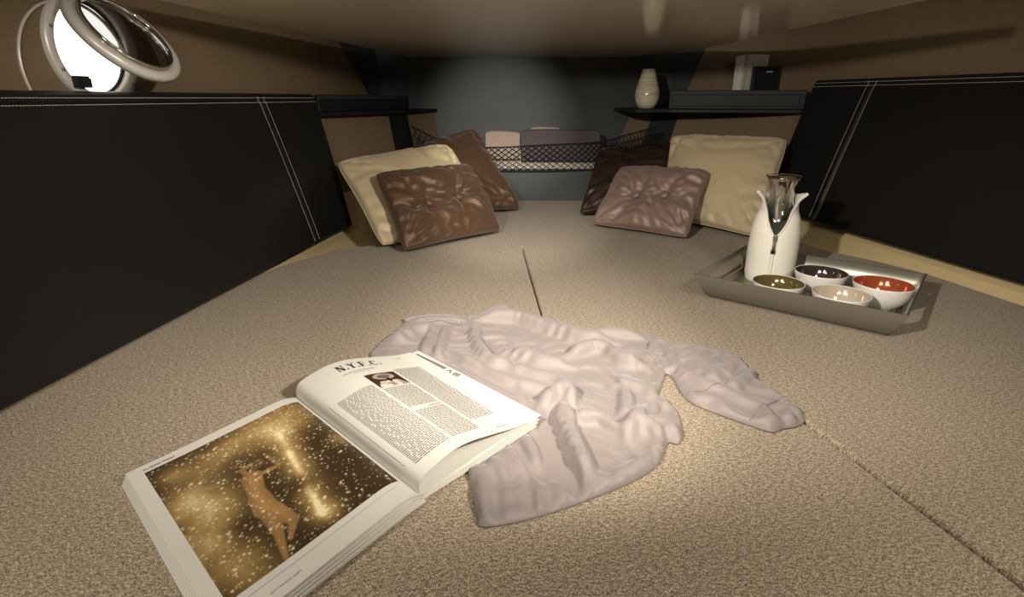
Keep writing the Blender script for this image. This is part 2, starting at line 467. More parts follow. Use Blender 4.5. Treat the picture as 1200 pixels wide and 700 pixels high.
# ------------------------------------------------------------------ padded leather side panels
def side_panel(name, label, bx, tx, zb, zt, Y0, Y1b, Y1t, seams, side, skew=0.0):
    root = empty(name, (bx((Y0 + Y1b) / 2), (Y0 + Y1b) / 2, zb))
    off = Vector(root.location)
    bottom = lambda Y: Vector((bx(Y), Y, zb)); top = lambda Y: Vector((tx(Y), Y, zt))
    nrm = (bottom(1) - bottom(0)).cross(top(0) - bottom(0)).normalized() * (1 if side < 0 else -1)
    if nrm.x * side > 0: nrm = -nrm            # towards the cabin
    def P(s, t, h):
        yb = Y0 + (Y1b - Y0) * s; yt = Y0 + (Y1t - Y0) * s
        return bottom(yb).lerp(top(yt), t) + nrm * h
    Lb = Y1b - Y0; H = (top(0) - bottom(0)).length
    # s samples, denser at seams and ends
    S = set(np.linspace(0, 1, 60)); 
    for c in [0, 1] + [q for q in seams]:
        for d in np.linspace(-.03 - abs(skew), .03, 25 + int(abs(skew) / .0025)): 
            v_ = c + d / Lb
            if 0 <= v_ <= 1: S.add(float(v_))
    S = sorted(S)
    T = set(np.linspace(0, 1, 16))
    for c in (0, 1, 1 - .010 / H):
        for d in np.linspace(-.03, .03, 25):
            v_ = c + d / H
            if 0 <= v_ <= 1: T.add(float(v_))
    T = sorted(T)
    rr = .014
    def edge(d):
        if d >= rr: return 0.0
        return -rr * (1 - math.sqrt(max(0, 1 - (1 - d / rr) ** 2)))
    def hgt(s, t):
        ds = min(s, 1 - s) * Lb; dt = min(t, 1 - t) * H
        h = edge(ds) + edge(dt)
        for q in seams:
            d = abs(s - q + skew * t / Lb) * Lb
            h -= .0030 * math.exp(-((d - .0095) / .0028) ** 2)
            h += .0012 * math.exp(-(d / .007) ** 4)
        h -= .0025 * math.exp(-(((1 - t) * H - .022) / .003) ** 2)
        h += .0035 * math.sin(math.pi * t) ** .5
        return h
    V = []; F = []
    nt_ = len(T)
    for s in S:
        for t in T: V.append(P(s, t, hgt(s, t)) - off)
    for i in range(len(S) - 1):
        for k in range(nt_ - 1):
            F.append((i*nt_+k, i*nt_+k+1, (i+1)*nt_+k+1, (i+1)*nt_+k))
    # sides and back
    n0 = len(V)
    per = [(i, 0) for i in range(len(S))] + [(len(S)-1, k) for k in range(1, nt_)] + [(i, nt_-1) for i in range(len(S)-2, -1, -1)] + [(0, k) for k in range(nt_-2, 0, -1)]
    for (i, k) in per: V.append(P(S[i], T[k], -.034) - off)
    m_ = len(per)
    for q in range(m_):
        a_ = per[q]; b_ = per[(q+1) % m_]
        F.append((a_[0]*nt_+a_[1], b_[0]*nt_+b_[1], n0 + (q+1) % m_, n0 + q))
    F.append(tuple(range(n0, n0 + m_)))
    recalc(mesh('pad', V, F, M['leather'], root, True))
    # stitching: small threads along both sides of every seam and along the top edge
    mb = MB()
    def stitch(s0, t0, s1, t1, n_):
        for q in range(n_):
            a_ = q / n_; b_ = a_ + .62 / n_
            pa = (s0 + (s1-s0)*a_, t0 + (t1-t0)*a_); pb = (s0 + (s1-s0)*b_, t0 + (t1-t0)*b_)
            mb.tube([P(pa[0], pa[1], hgt(*pa) + .0004) - off, P(pb[0], pb[1], hgt(*pb) + .0004) - off], .0006, 4)
    for q in seams:
        for e_ in (-.0155, .0135):
            stitch(q + (e_ - skew * .035) / Lb, .035, q + (e_ - skew * .975) / Lb, .975, int(H / .0052))
    for e_ in (.016, .028):
        stitch(.002, 1 - e_ / H, .998, 1 - e_ / H, int(Lb / .0055))
    so = mb.build('stitching', M['thread'], root); so['label'] = 'rows of white stitching'; so['kind'] = 'stuff'
    return tag(root, label, 'wall panel')

Lq = lambda Y, Y0, Y1: (Y - Y0) / (Y1 - Y0)
side_panel('side_panel', 'long black leather side panel running below the porthole', LBX, LTX, .004, .435, -.5, 1.88, 1.925,
           [Lq(.655, -.5, 1.88), Lq(1.625, -.5, 1.88)], -1, .055)
side_panel('side_panel', 'long black leather side panel behind the tray and jug', RBX, RTX, .04, .482, -.5, 2.03, 2.10,
           [Lq(1.78, -.5, 2.03)], 1)

# ------------------------------------------------------------------ porthole
ph = empty('porthole', PC)
def ringmesh(name, r0, r1, d0, d1, mat_, parent, n_=64, frame=None, bev=.003, arc=None):
    """ring of rectangular section with rounded inner-room edges; d along the inward normal"""
    E1, E2, EN, C0 = frame
    prof = [(r0, d0), (r0, d1 - bev), (r0 + bev, d1), (r1 - bev, d1), (r1, d1 - bev), (r1, d0)]
    vs = []; fs = []; m_ = len(prof)
    for k in range(n_):
        a = 2 * math.pi * k / n_ if arc is None else R(arc[0] + (arc[1] - arc[0]) * k / (n_ - 1))
        dr = E1 * math.cos(a) + E2 * math.sin(a)
        for r_, d_ in prof: vs.append(C0 + dr * r_ + EN * d_)
    for k in range(n_ if arc is None else n_ - 1):
        j = (k + 1) % n_
        for i in range(m_):
            i2 = (i + 1) % m_
            fs.append((k*m_+i, k*m_+i2, j*m_+i2, j*m_+i))
    if arc: fs += [tuple(range(m_)), tuple((n_-1)*m_ + i for i in range(m_))]
    return recalc(mesh(name, vs, fs, mat_, parent, True))
fr = (e1, e3, nin, Vector((0, 0, 0)))
ringmesh('outer_trim', .1145, .1185, -.001, .005, M['alu'], ph, frame=(e1, e3, nin, e1 * -.036 + e3 * -.040), bev=.0015, arc=(-32, 212))
ringmesh('fixed_frame', .082, .101, -.012, .010, M['alu'], ph, frame=fr)
ringmesh('gasket', .0785, .0825, -.012, -.006, M['rubber'], ph, frame=fr, bev=.001)
for a in (160, 205, 320):
    d = e1 * math.cos(R(a)) + e3 * math.sin(R(a)); mb = MB()
    mb.lathe([(.003, 0), (.003, .0012), (.001, .0018)], n=12)
    s_ = mb.build('screw', M['grey_ink'], ph); s_.matrix_local = Matrix.Translation(d * .0925 + nin * .0122) @ nin.to_track_quat('Z', 'Y').to_matrix().to_4x4()
mb = MB(); mb.box((-.014, -.0085, 0), (.014, .012, .016)); mb.box((-.009, -.0085, .008), (.009, .008, .024))
lt = mb.build('latch', M['rubber'], ph); dl = e1 * -.056 + e3 * -.061
lt.matrix_local = Matrix.Translation(dl + nin * .004) @ Matrix((e1, e3, nin)).transposed().to_4x4()
# the hinged glass, swung up into the cabin about its top edge
HD = R(90)                                             # where on the ring the hinge sits
hd = e1 * math.cos(HD) + e3 * math.sin(HD)
ht = (e3 * math.cos(HD) - e1 * math.sin(HD))            # hinge axis, along the ring
hinge = hd * .099 + nin * .012
ang = R(40)
h2 = (-hd * math.cos(ang) + nin * math.sin(ang)).normalized()
hn = ht.cross(h2).normalized()
RS = .101
cc = hinge + h2 * RS
sash = ringmesh('hinged_frame', .081, RS, -.008, .008, M['alu'], ph, frame=(ht, h2, hn, cc), bev=.005)
ringmesh('inner_lip', .077, .0815, -.006, .012, M['chrome'], sash, frame=(ht, h2, hn, cc), bev=.001)
vs = []
for d_ in (-.0025, .0025):
    vs += [cc + (ht * math.cos(2*math.pi*k/48) + h2 * math.sin(2*math.pi*k/48)) * .0805 + hn * d_ for k in range(48)]
recalc(mesh('pane', vs, [tuple(range(47, -1, -1)), tuple(range(48, 96))] + [(k, (k+1) % 48, 48+(k+1) % 48, 48+k) for k in range(48)], M['smoke'], sash))
mb = MB(); mb.tube([hinge - ht * .025, hinge + ht * .025], .006, 12); mb.build('hinge', M['alu'], ph, True)
tag(ph, 'round silver porthole with its hinged glass swung open', 'porthole')

# ------------------------------------------------------------------ shelves at the bow
def shelf(name, label, p0, p1, base_poly, ztop, zbase, out):
    root = empty(name, (p0[0], p0[1], zbase)); off = Vector(root.location)
    a = Vector((p0[0], p0[1], 0)); b_ = Vector((p1[0], p1[1], 0)); d = (b_ - a).normalized(); nn = Vector((-d.y, d.x, 0))
    if nn.dot(Vector(out)) < 0: nn = -nn
    th = .014
    mb = MB(); q = [a, b_, b_ + nn * th, a + nn * th]
    mb.prism([(p.x - off.x, p.y - off.y) for p in q], 0, ztop - zbase)
    o = mb.build('front_board', M['shelf'], root)
    bv = o.modifiers.new('bevel', 'BEVEL'); bv.width = .003; bv.segments = 3
    mb = MB(); mb.prism([(p[0] - off.x, p[1] - off.y) for p in base_poly], -.014, 0.0)
    o = mb.build('base_plate', M['shelf'], root); bv = o.modifiers.new('bevel', 'BEVEL'); bv.width = .003; bv.segments = 2
    # stitched leather facing and top rail
    mb = MB(); q = [a - nn * .004 + d * .02, b_ - nn * .004 - d * .012, b_ + nn * .0 - d * .012, a + nn * .0 + d * .02]
    mb.prism([(p.x - off.x, p.y - off.y) for p in q], .010, ztop - zbase - .016)
    o = mb.build('leather_facing', M['strip'], root); bv = o.modifiers.new('bevel', 'BEVEL'); bv.width = .003; bv.segments = 2
    mb = MB(); L_ = (b_ - a).length
    for zz in (ztop - zbase - .005, ztop - zbase - .011):
        n_ = int(L_ / .006)
        for k in range(n_):
            u0 = a + d * (L_ * k / n_) - nn * .0006; u1 = a + d * (L_ * (k + .6) / n_) - nn * .0006
            mb.tube([u0 - Vector((off.x, off.y, 0)) + Vector((0, 0, zz)), u1 - Vector((off.x, off.y, 0)) + Vector((0, 0, zz))], .0006, 4)
    so = mb.build('stitching', M['grey_ink'], root); so['kind'] = 'stuff'
    return tag(root, label, 'shelf')
shelf('bow_shelf', 'black leather-faced shelf holding the books and the vase', (1.055, 2.115), (.60, 2.25),
      [(1.05, 2.115), (.60, 2.22), (.47, 2.22), (.44, 2.28), (.45, 2.595), (.66, 2.595), (.92, 2.43), (1.04, 2.31), (1.095, 2.16)], .447, .380, (1, 1, 0))
shelf('bow_shelf', 'empty black leather-faced shelf beyond the panel with the porthole', (-.640, 1.945), (-.43, 2.46),
      [(-.632, 1.94), (-.40, 2.40), (-.33, 2.595), (-.59, 2.595), (-.63, 2.34), (-.69, 1.96)], .430, .375, (-1, 0, 0))

# black straps on the lower hull below the shelves
def hull_strap(label, L, u0, u1, off_):
    rows = stations_loft(L, 24); n_ = len(rows) - 1
    sel = rows[int(u0 * n_):int(u1 * n_) + 1]
    vs = []; fs = []
    cen = Vector((.05, 1.8, .3))
    k_ = 9
    for row in sel:
        a, b_ = row[1], row[2]
        for q in range(k_):
            p = a.lerp(b_, q / (k_ - 1)); dirn = (cen - p); dirn.z = .1; dirn.normalize()
            vs.append(p + dirn * off_)
        for q in range(k_):
            p = a.lerp(b_, q / (k_ - 1)); vs.append(p + Vector((0, 0, 0)))
    m_ = 2 * k_
    for i in range(len(sel) - 1):
        for q in range(k_ - 1):
            fs.append((i*m_+q, i*m_+q+1, (i+1)*m_+q+1, (i+1)*m_+q))
    for q in range(k_ - 1):
        fs.append((q, q + 1, k_ + q + 1, k_ + q)); e_ = (len(sel) - 1) * m_
        fs.append((e_ + q, e_ + q + 1, e_ + k_ + q + 1, e_ + k_ + q))
    for i in range(len(sel) - 1):
        fs.append((i*m_, (i+1)*m_, (i+1)*m_+k_, i*m_+k_)); fs.append((i*m_+k_-1, (i+1)*m_+k_-1, (i+1)*m_+2*k_-1, i*m_+2*k_-1))
    return tag(recalc(mesh('hull_strap', vs, fs, M['strip'])), label, 'trim strip')
hull_strap('black strip down the hull below the shelf with the books', RL, .905, .945, .008)
hull_strap('black strip down the hull below the empty shelf', LL, .865, .915, .008)

# ------------------------------------------------------------------ storage net
nr = empty('storage_net', (.08, 2.40, .132))
netc = [(gy(482, 148, 2.28), gy(500, 196, 2.30)), (gy(530, 170, 2.36), gy(530, 200, 2.36)), (gy(575, 173, 2.405), gy(575, 201, 2.405)),
        (gy(640, 170, 2.405), gy(640, 201, 2.405)), (gy(700, 167, 2.40), gy(700, 199, 2.405)),
        (gy(735, 158, 2.34), gy(725, 200, 2.36)), (gy(768, 149, 2.26), gy(750, 200, 2.30))]
rowsn = stations_loft([(a, b_) for a, b_ in netc], 10)
def netP(s, t):
    f_ = s * (len(rowsn) - 1); i = min(int(f_), len(rowsn) - 2); q = f_ - i
    a = rowsn[i][0].lerp(rowsn[i+1][0], q); b_ = rowsn[i][1].lerp(rowsn[i+1][1], q)
    return b_.lerp(a, t) - Vector(nr.location) - Vector((0, .012 * math.sin(math.pi * t) * math.sin(math.pi * s), 0))
mb = MB()
NS, NT = 46, 5
for k in range(-NT, NS + NT):
    for dr in (1, -1):
        pts_ = []
        for q in range(NT * 4 + 1):
            t = q / (NT * 4); s = (k + dr * t * NT) / NS
            w_ = .18 * math.sin(t * NT * 2 * math.pi) * dr / NS * 0
            if 0 <= s <= 1: pts_.append(netP(s + w_, t))
        if len(pts_) > 2: mb.tube(pts_, .0017, 4)
no = mb.build('mesh', M['cordn'], nr); no['kind'] = 'stuff'
for nm, t in (('top_cord', 1.0), ('bottom_cord', 0.0)):
    mb = MB(); mb.tube([netP(s, t) for s in np.linspace(0, 1, 60)], .0028, 6); mb.build(nm, M['cordn'], nr, True)
tag(nr, 'black diamond-mesh storage net stretched across the bow locker', 'net')

# folded towels in the net
def towel(label, x0, x1, zb, zt, Y, th, mat_, folds, lean=.0):
    root = empty('folded_towel', ((x0 + x1) / 2, Y, zb))
    for k in range(folds):
        mb = MB(); w = (x1 - x0) / 2; y0 = k * th; n_ = 14
        # a folded layer: rounded top fold, soft wave along its length
        vs = []; fs = []
        prof = [(0, 0), (0, .85), (.12, .97), (.5, 1.0), (.88, .97), (1, .85), (1, 0)]
        for i in range(n_ + 1):
            s = i / n_; x = -w + 2 * w * s
            wob = .002 * math.sin(7 * s + k * 2) ; dz = .003 * math.sin(4.2 * s + k) - .006 * (1 if s in (0, 1) else 0)
            for a, b_ in prof:
                vs.append((x, y0 + a * th * .92 + wob + lean * b_, b_ * (zt - zb - .004 * k + dz)))
        m_ = len(prof)
        for i in range(n_):
            for q in range(m_):
                fs.append((i*m_+q, i*m_+(q+1) % m_, (i+1)*m_+(q+1) % m_, (i+1)*m_+q))
        fs.append(tuple(range(m_))); fs.append(tuple(n_*m_+q for q in range(m_)))
        recalc(mesh('fold', vs, fs, mat_, root, False))
    return tag(root, label, 'towel')
A_ = gy(569, 154, 2.42); B_ = gy(609, 178, 2.42)
towel('small beige towel folded in the storage net', A_.x, B_.x, .176, A_.z, 2.410, .022, M['towel_b'], 3)
A_ = gy(611, 153, 2.42); B_ = gy(702, 180, 2.42)
towel('wide plum towel folded in the storage net', A_.x, B_.x, .168, A_.z + .003, 2.410, .022, M['towel_p'], 3)
A_ = gy(622, 149, 2.53); B_ = gy(657, 178, 2.53)
towel('beige towel peeping out behind the plum towel', A_.x, B_.x, .209, A_.z, 2.525, .02, M['towel_b'], 1)

# ------------------------------------------------------------------ vase
VX, VY = gy(757, 128, 2.28).x, 2.28
VZ = .380
mb = MB()
pr = [(.018, 0), (.030, .004), (.041, .022), (.0465, .045), (.045, .066), (.039, .09), (.031, .115), (.026, .132), (.0245, .141), (.0225, .1425), (.0205, .140), (.022, .12), (.034, .07), (.032, .03), (.005, .015)]
prs = [tuple(p) for p in crom(pr, 3)]
mb.lathe(prs, n=40)
vo = mb.build('vase', M['vase'], None, True); vo.location = (VX, VY, VZ)
tag(vo, 'small cream glazed vase on the bow shelf', 'vase')

# ------------------------------------------------------------------ books on the shelf
def book(label, p, ang_, w, d, h, cov, parts_label=None, text=None):
    root = empty('book', p, ang_); c = .0018
    mb = MB(); mb.box((-w/2, 0, 0), (-w/2 + c, d, h)); mb.box((w/2 - c, 0, 0), (w/2, d, h)); mb.box((-w/2, 0, 0), (w/2, c, h))
    mb.build('cover', cov, root)
    mb = MB(); mb.box((-w/2 + c, c, .003), (w/2 - c, d - .003, h - .003)); mb.build('pages', M['paper'], root)
    if text:
        mb = MB(); t_, s_ = text
        n_ = len(t_)
        for k in range(n_):                                   # short spine/cover print
            mb.box((w/2, d * .45 + k * .006, h * .86), (w/2 + .0004, d * .45 + k * .006 + .004, h * .86 + .005))
        mb.build('cover_print', M['ink_w'], root)
    return tag(root, label, 'book')

bang = R(-72.5)
bx_ = Vector((math.cos(bang), math.sin(bang), 0))
b0_ = Vector((.872, 2.245, .380))
for k, lab in enumerate(('slim white book standing beside the navy book, its grey front showing', 'slim white book in the middle of three on the shelf',
                         'slim white book standing hindmost of three on the shelf')):
    p_ = b0_ - bx_ * (k * .0185) + Vector((-.004 * k, 0, 0))
    book(lab, p_, bang, .0175, .095, .192 - .002 * k, M['book_g'] if k == 0 else M['book_w'])
book('small navy book with pale print standing on the bow shelf', b0_ + bx_ * .029 + Vector((.020, .012, 0)), bang, .022, .105, .150, M['navy'], text=('cover', 1))

# ------------------------------------------------------------------ pillows
def pillow(name, label, cs, thick, mat_, seed, buttons=None, pinch=.07, group=None, wr=.55, gather=.16, pip=None, nn_=84):
    TL, TR, BR, BL = [Vector(c) for c in cs]
    cen = (TL + TR + BR + BL) / 4
    root = empty(name, (BL + BR) / 2); off = Vector(root.location)
    nrm = ((TR + BR) - (TL + BL)).cross((TL + TR) - (BL + BR)).normalized()
    if nrm.y > 0: nrm = -nrm
    g_ = np.linspace(-1, 1, nn_)
    # denser towards the border
    g_ = np.sign(g_) * (1 - (1 - np.abs(g_)) ** 1.25)
    U, V = np.meshgrid(g_, g_, indexing='ij')
    U2 = U * (1 - pinch * (1 - V**2)**.8 * U**2 - .055 * np.abs(V)**7); V2 = V * (1 - pinch * (1 - U**2)**.8 * V**2 - .055 * np.abs(U)**7)
    W = ((TR + BR) - (TL + BL)).length / 2; H = ((TL + TR) - (BL + BR)).length / 2
    def surf(sign):
        T = thick * (np.clip((1 - U**2), 0, 1) ** .42 * np.clip((1 - V**2), 0, 1) ** .42)
        fade = np.clip((1 - U**2) * (1 - V**2) * 7, 0, 1)
        X = U * W / 2; Y = V * H / 2
        sd = seed + (5 if sign < 0 else 0)
        wx = (fbm(X * 8 + 3, Y * 8, 2, sd) - .4) ; wy = (fbm(X * 8 + 9, Y * 8 + 5, 2, sd + 1) - .4)
        h = (fbm(X * 10, Y * 10, 2, sd) - .4) * .018
        # gathers running in from the corners and from the seams, uneven in length and depth
        for cu in (-1, 1):
            for cv in (-1, 1):
                dx = (U - cu) * W / 2; dy = (V - cv) * H / 2
                r_ = np.sqrt(dx**2 + dy**2) + 1e-4; an = np.arctan2(dy * -cv, dx * -cu)
                h += .018 * (vnoise(an * 5.5 + 3 * wx + seed, r_ * 6 + cu * 3 + cv * 7, sd + 2) - .5) * np.exp(-((r_ - .06) / .06) ** 2)
        eu = np.exp(-((1 - np.abs(V)) / (.16 + .5 * vnoise(X * 18, Y * 0 + np.sign(V) * 4, sd + 7))) ** 1.3) * (vnoise(X * 46 + 4 * wx, np.sign(V) * 9 + Y * 6, sd + 8) - .5)
        ev = np.exp(-((1 - np.abs(U)) / (.14 + .45 * vnoise(Y * 18, X * 0 + np.sign(U) * 4, sd + 9))) ** 1.3) * (vnoise(Y * 50 + 4 * wy, np.sign(U) * 9 + X * 6, sd + 11) - .5)
        h += .013 * eu + .015 * ev
        # slack creases
        cr = np.abs(fbm(X * 7 + 1.6 * wx, Y * 10 + 2.2 * wy + X * 4, 2, sd + 3) - .38)
        h += -.009 * np.exp(-(cr / .035) ** 1.2)
        if buttons and sign > 0:
            dent = np.zeros_like(T)
            for (bu, bv) in buttons:
                dx = (U - bu) * W / 2; dy = (V - bv) * H / 2; r_ = np.sqrt(dx**2 + dy**2) + 1e-4; an = np.arctan2(dy, dx)
                dent = np.maximum(dent, .72 * np.exp(-(r_ / .044) ** 1.3))
                c2 = np.cos(an) * 3; s2 = np.sin(an) * 3
                h += .020 * (vnoise(c2 * 1.6 + bu * 9 + 20, s2 * 1.6 + seed + 20, sd + 13) - .5) * np.exp(-((r_ - .042) / .032) ** 2)
            vm = V - (buttons[0][1] + (buttons[1][1] - buttons[0][1]) * (U - buttons[0][0]) / (buttons[1][0] - buttons[0][0]))
            vm = vm + .10 * np.cos((U - (buttons[0][0] + buttons[1][0]) / 2) / (buttons[1][0] - buttons[0][0]) * 2 * math.pi) - .05 + .1 * wy
            dent = np.maximum(dent, .56 * np.exp(-(np.abs(vm) * H / 2 / .022) ** 1.2) * np.clip(1.2 - np.abs(U) ** 2, 0, 1))
            T = T * (1 - dent)
        T = T + h * fade * wr
        return np.maximum(T, 0)
    V3 = []
    for sign in (1, -1):
        T = surf(sign) * (1 if sign > 0 else .5)
        for i in range(nn_):
            for k in range(nn_):
                a = (U2[i, k] + 1) / 2; b_ = (V2[i, k] + 1) / 2
                p = BL.lerp(BR, a).lerp(TL.lerp(TR, a), b_) + nrm * (sign * T[i, k])
                V3.append(p)
    # the cover has a little more cloth than the filling needs: let the front settle into gathers along seams and buttons
    idx = np.arange(nn_ * nn_).reshape(nn_, nn_)
    uu = U.ravel(); vv_ = V.ravel(); EA = []; EB = []; EX = []
    for (di, dj) in ((1, 0), (0, 1), (1, 1), (1, -1)):
        a_ = idx[:nn_ - di, (1 if dj < 0 else 0):(nn_ - dj if dj > 0 else nn_)].ravel()
        b_ = idx[di:, (0 if dj < 0 else dj):(nn_ + dj if dj < 0 else nn_)].ravel()
        um = (uu[a_] + uu[b_]) / 2; vm_ = (vv_[a_] + vv_[b_]) / 2
        nz_ = .5 + vnoise(um * 4 + seed, vm_ * 4, seed + 50)
        xu = .012 + gather * nz_ * np.exp(-(1 - np.abs(vm_)) / .34); xv = .012 + gather * nz_ * np.exp(-(1 - np.abs(um)) / .34)
        ex_ = xu if dj == 0 else xv if di == 0 else (xu + xv) / 2
        if buttons:
            for (bu, bv) in buttons:
                dx = (um - bu) * W / 2; dy = (vm_ - bv) * H / 2; r_ = np.sqrt(dx**2 + dy**2) + 1e-5
                ex_u, ex_v = (di, dj); n_e = math.hypot(ex_u, ex_v)
                tang = np.abs(dx * ex_v - dy * ex_u) / (r_ * n_e)
                ex_ = ex_ + .22 * tang ** 2 * np.exp(-(r_ / .05))
        EA.append(a_); EB.append(b_); EX.append(ex_)
    ia = np.concatenate(EA); ib = np.concatenate(EB); ex_ = np.concatenate(EX); nv = nn_ * nn_
    Q = np.array([tuple(p) for p in V3[:nv]]); Q0 = Q.copy()
    fixed = ((np.abs(uu) > .999) | (np.abs(vv_) > .999))
    if buttons:
        for (bu, bv) in buttons: fixed |= (((uu - bu) * W / 2)**2 + ((vv_ - bv) * H / 2)**2) < .011 ** 2
    Lr = np.linalg.norm(Q[ia] - Q[ib], axis=1) * (1 + ex_)
    val = np.maximum(np.bincount(ia, minlength=nv) + np.bincount(ib, minlength=nv), 1)
    for it in range(150):
        D = Q[ib] - Q[ia]; l_ = np.linalg.norm(D, axis=1) + 1e-9
        c_ = (.5 * (l_ - Lr) / l_)[:, None] * D
        for ax in range(3):
            Q[:, ax] += 1.6 * (np.bincount(ia, c_[:, ax], nv) - np.bincount(ib, c_[:, ax], nv)) / val
        for ax in range(3):
            w_ = Q[:, ax]; l1 = (np.bincount(ia, w_[ib], nv) + np.bincount(ib, w_[ia], nv)) / val - w_; l1[fixed] = 0
            Q[:, ax] -= .16 * ((np.bincount(ia, l1[ib], nv) + np.bincount(ib, l1[ia], nv)) / val - l1)
        Q[fixed] = Q0[fixed]
    V3[:nv] = [Vector(q) for q in Q]
    # sit on the cushions
    F = []
    for sgn in (0, 1):
        o_ = sgn * nn_ * nn_
        for i in range(nn_ - 1):
            for k in range(nn_ - 1):
                q = (o_+i*nn_+k, o_+(i+1)*nn_+k, o_+(i+1)*nn_+k+1, o_+i*nn_+k+1)
                F.append(q if sgn == 0 else q[::-1])
    V3 = [Vector((p.x, p.y, max(p.z, -.0006))) - off for p in V3]
    o = mesh('cover', V3, F, mat_, root, True)
    bm = bmesh.new(); bm.from_mesh(o.data); bmesh.ops.remove_doubles(bm, verts=bm.verts, dist=.0002)
    bmesh.ops.recalc_face_normals(bm, faces=bm.faces); bm.to_mesh(o.data); bm.free()
    per = [(i, 0) for i in range(nn_)] + [(nn_-1, k) for k in range(1, nn_)] + [(i, nn_-1) for i in range(nn_-2, -1, -1)] + [(0, k) for k in range(nn_-2, 0, -1)]
    mb = MB(); pp = [V3[i*nn_+k] for i, k in per]
    rr_ = .0035 if pip else .0018
    pp = [Vector((p.x, p.y, max(p.z, rr_ - off.z - .0006))) for p in pp]
    mb.tube(pp, rr_, 6, closed=True); mb.build('piping', pip or mat_, root, True)
    if buttons:
        for (bu, bv) in buttons:
            i = int(np.argmin(np.abs(g_ - bu))); k = int(np.argmin(np.abs(g_ - bv)))
            p = V3[i*nn_+k]
            mb = MB(); mb.lathe([(.0005, -.008), (.013, -.005), (.0155, 0), (.013, .005), (.006, .0075), (.0005, .008)], n=20)
            bo = mb.build('button', mat_, root, True)
            bo.matrix_local = Matrix.Translation(p + nrm * .014) @ nrm.to_track_quat('Z', 'Y').to_matrix().to_4x4()
    return tag(root, label, 'pillow', group)

pillow('satin_pillow', 'large plain brown satin pillow standing nearest the bow net, behind the cream pillow',
       (gy(462, 180, 2.18), gy(556, 150, 2.36), gz(612, 246, .012), (-.25, 2.04, .012)), .072, M['satin_brown'], 11, pinch=.05)
pillow('cream_pillow', 'cream satin pillow leaning on the panel below the porthole, behind the brown tufted one',
       (gy(391, 190, 1.80), gy(524, 168, 1.99), (-.06, 1.96, .015), gz(446, 291, .014)), .066, M['satin_cream'], 23, pinch=.05)
pillow('tufted_pillow', 'small dark brown satin pillow tufted with two buttons',
       (gy(437, 203, 1.66), gy(550, 192, 1.86), gz(588, 271, .012), gz(472, 296, .012)), .062, M['satin_brown'], 5, [(-.28, -.02), (.34, .02)], pinch=.06)
pillow('satin_pillow', 'dark brown satin pillow half hidden behind the mauve tufted pillow',
       (gy(700, 176, 2.30), gy(812, 165, 2.24), (.60, 2.10, .012), gz(677, 252, .012)), .055, M['satin_dark'], 31, pinch=.05)
pillow('cream_pillow', 'large cream satin pillow beside the jug, leaning on the side panel',
       (gy(786, 159, 2.15), gy(926, 162, 1.93), gz(893, 281, .014), (.53, 1.98, .014)), .068, M['satin_cream'], 42, pinch=.05)
pillow('tufted_pillow', 'small mauve satin pillow tufted with two buttons',
       (gy(727, 196, 2.06), gy(834, 200, 1.85), gz(806, 280, .012), gz(692, 263, .012)), .060, M['satin_mauve'], 8, [(-.25, -.08), (.32, .0)], pinch=.05)

# ------------------------------------------------------------------ tray with jug and bowls
TC = Vector((.657, 1.164, 0)); TA = math.atan2(-.642, .767)
ex = Vector((math.cos(TA), math.sin(TA), 0)); ey = Vector((-math.sin(TA), math.cos(TA), 0))
def tl(a, b_, z=0): return TC + ex * a + ey * b_ + Vector((0, 0, z))
tr = empty('serving_tray', TC + Vector((0, 0, .0005)), TA)
HL, HW, TH = .198, .163, .056; th_ = .004
# U-shaped cross section: flat floor, sides curving up
def uprof(ins):
    P = []
    for k in range(13):
        t = k / 12 * math.pi / 2
        P.append((-(HW - .043) - (.043 - ins) * math.cos(t) ** .85, TH - (TH - ins) * math.sin(t) ** 1.0 if k else TH))
    P = P + [(-p[0], p[1]) for p in reversed(P)]
    return P
po = uprof(0); pi_ = uprof(th_); n_ = len(po)
mb = MB(); vs = []; fs = []
for sg in (-1, 1):
    vs += [(sg * (HL - .030 * (1 - p[1] / TH)), p[0], p[1]) for p in po] + [(sg * (HL - .030 * (1 - p[1] / TH)), p[0], p[1]) for p in pi_]
for i in range(n_ - 1):
    fs += [(i, i+1, 2*n_+i+1, 2*n_+i), (n_+i, 3*n_+i, 3*n_+i+1, n_+i+1)]
    fs += [(i, n_+i, n_+i+1, i+1), (2*n_+i, 2*n_+i+1, 3*n_+i+1, 3*n_+i)]
fs += [(0, 2*n_, 3*n_, n_), (n_-1, 2*n_-1, 4*n_-1, 3*n_-1)]
mb.add(vs, fs); body = mb.build('body', M['pewter'], tr, True)
for p in body.data.polygons: p.use_smooth = True
em = body.modifiers.new('split', 'EDGE_SPLIT'); em.split_angle = R(40)
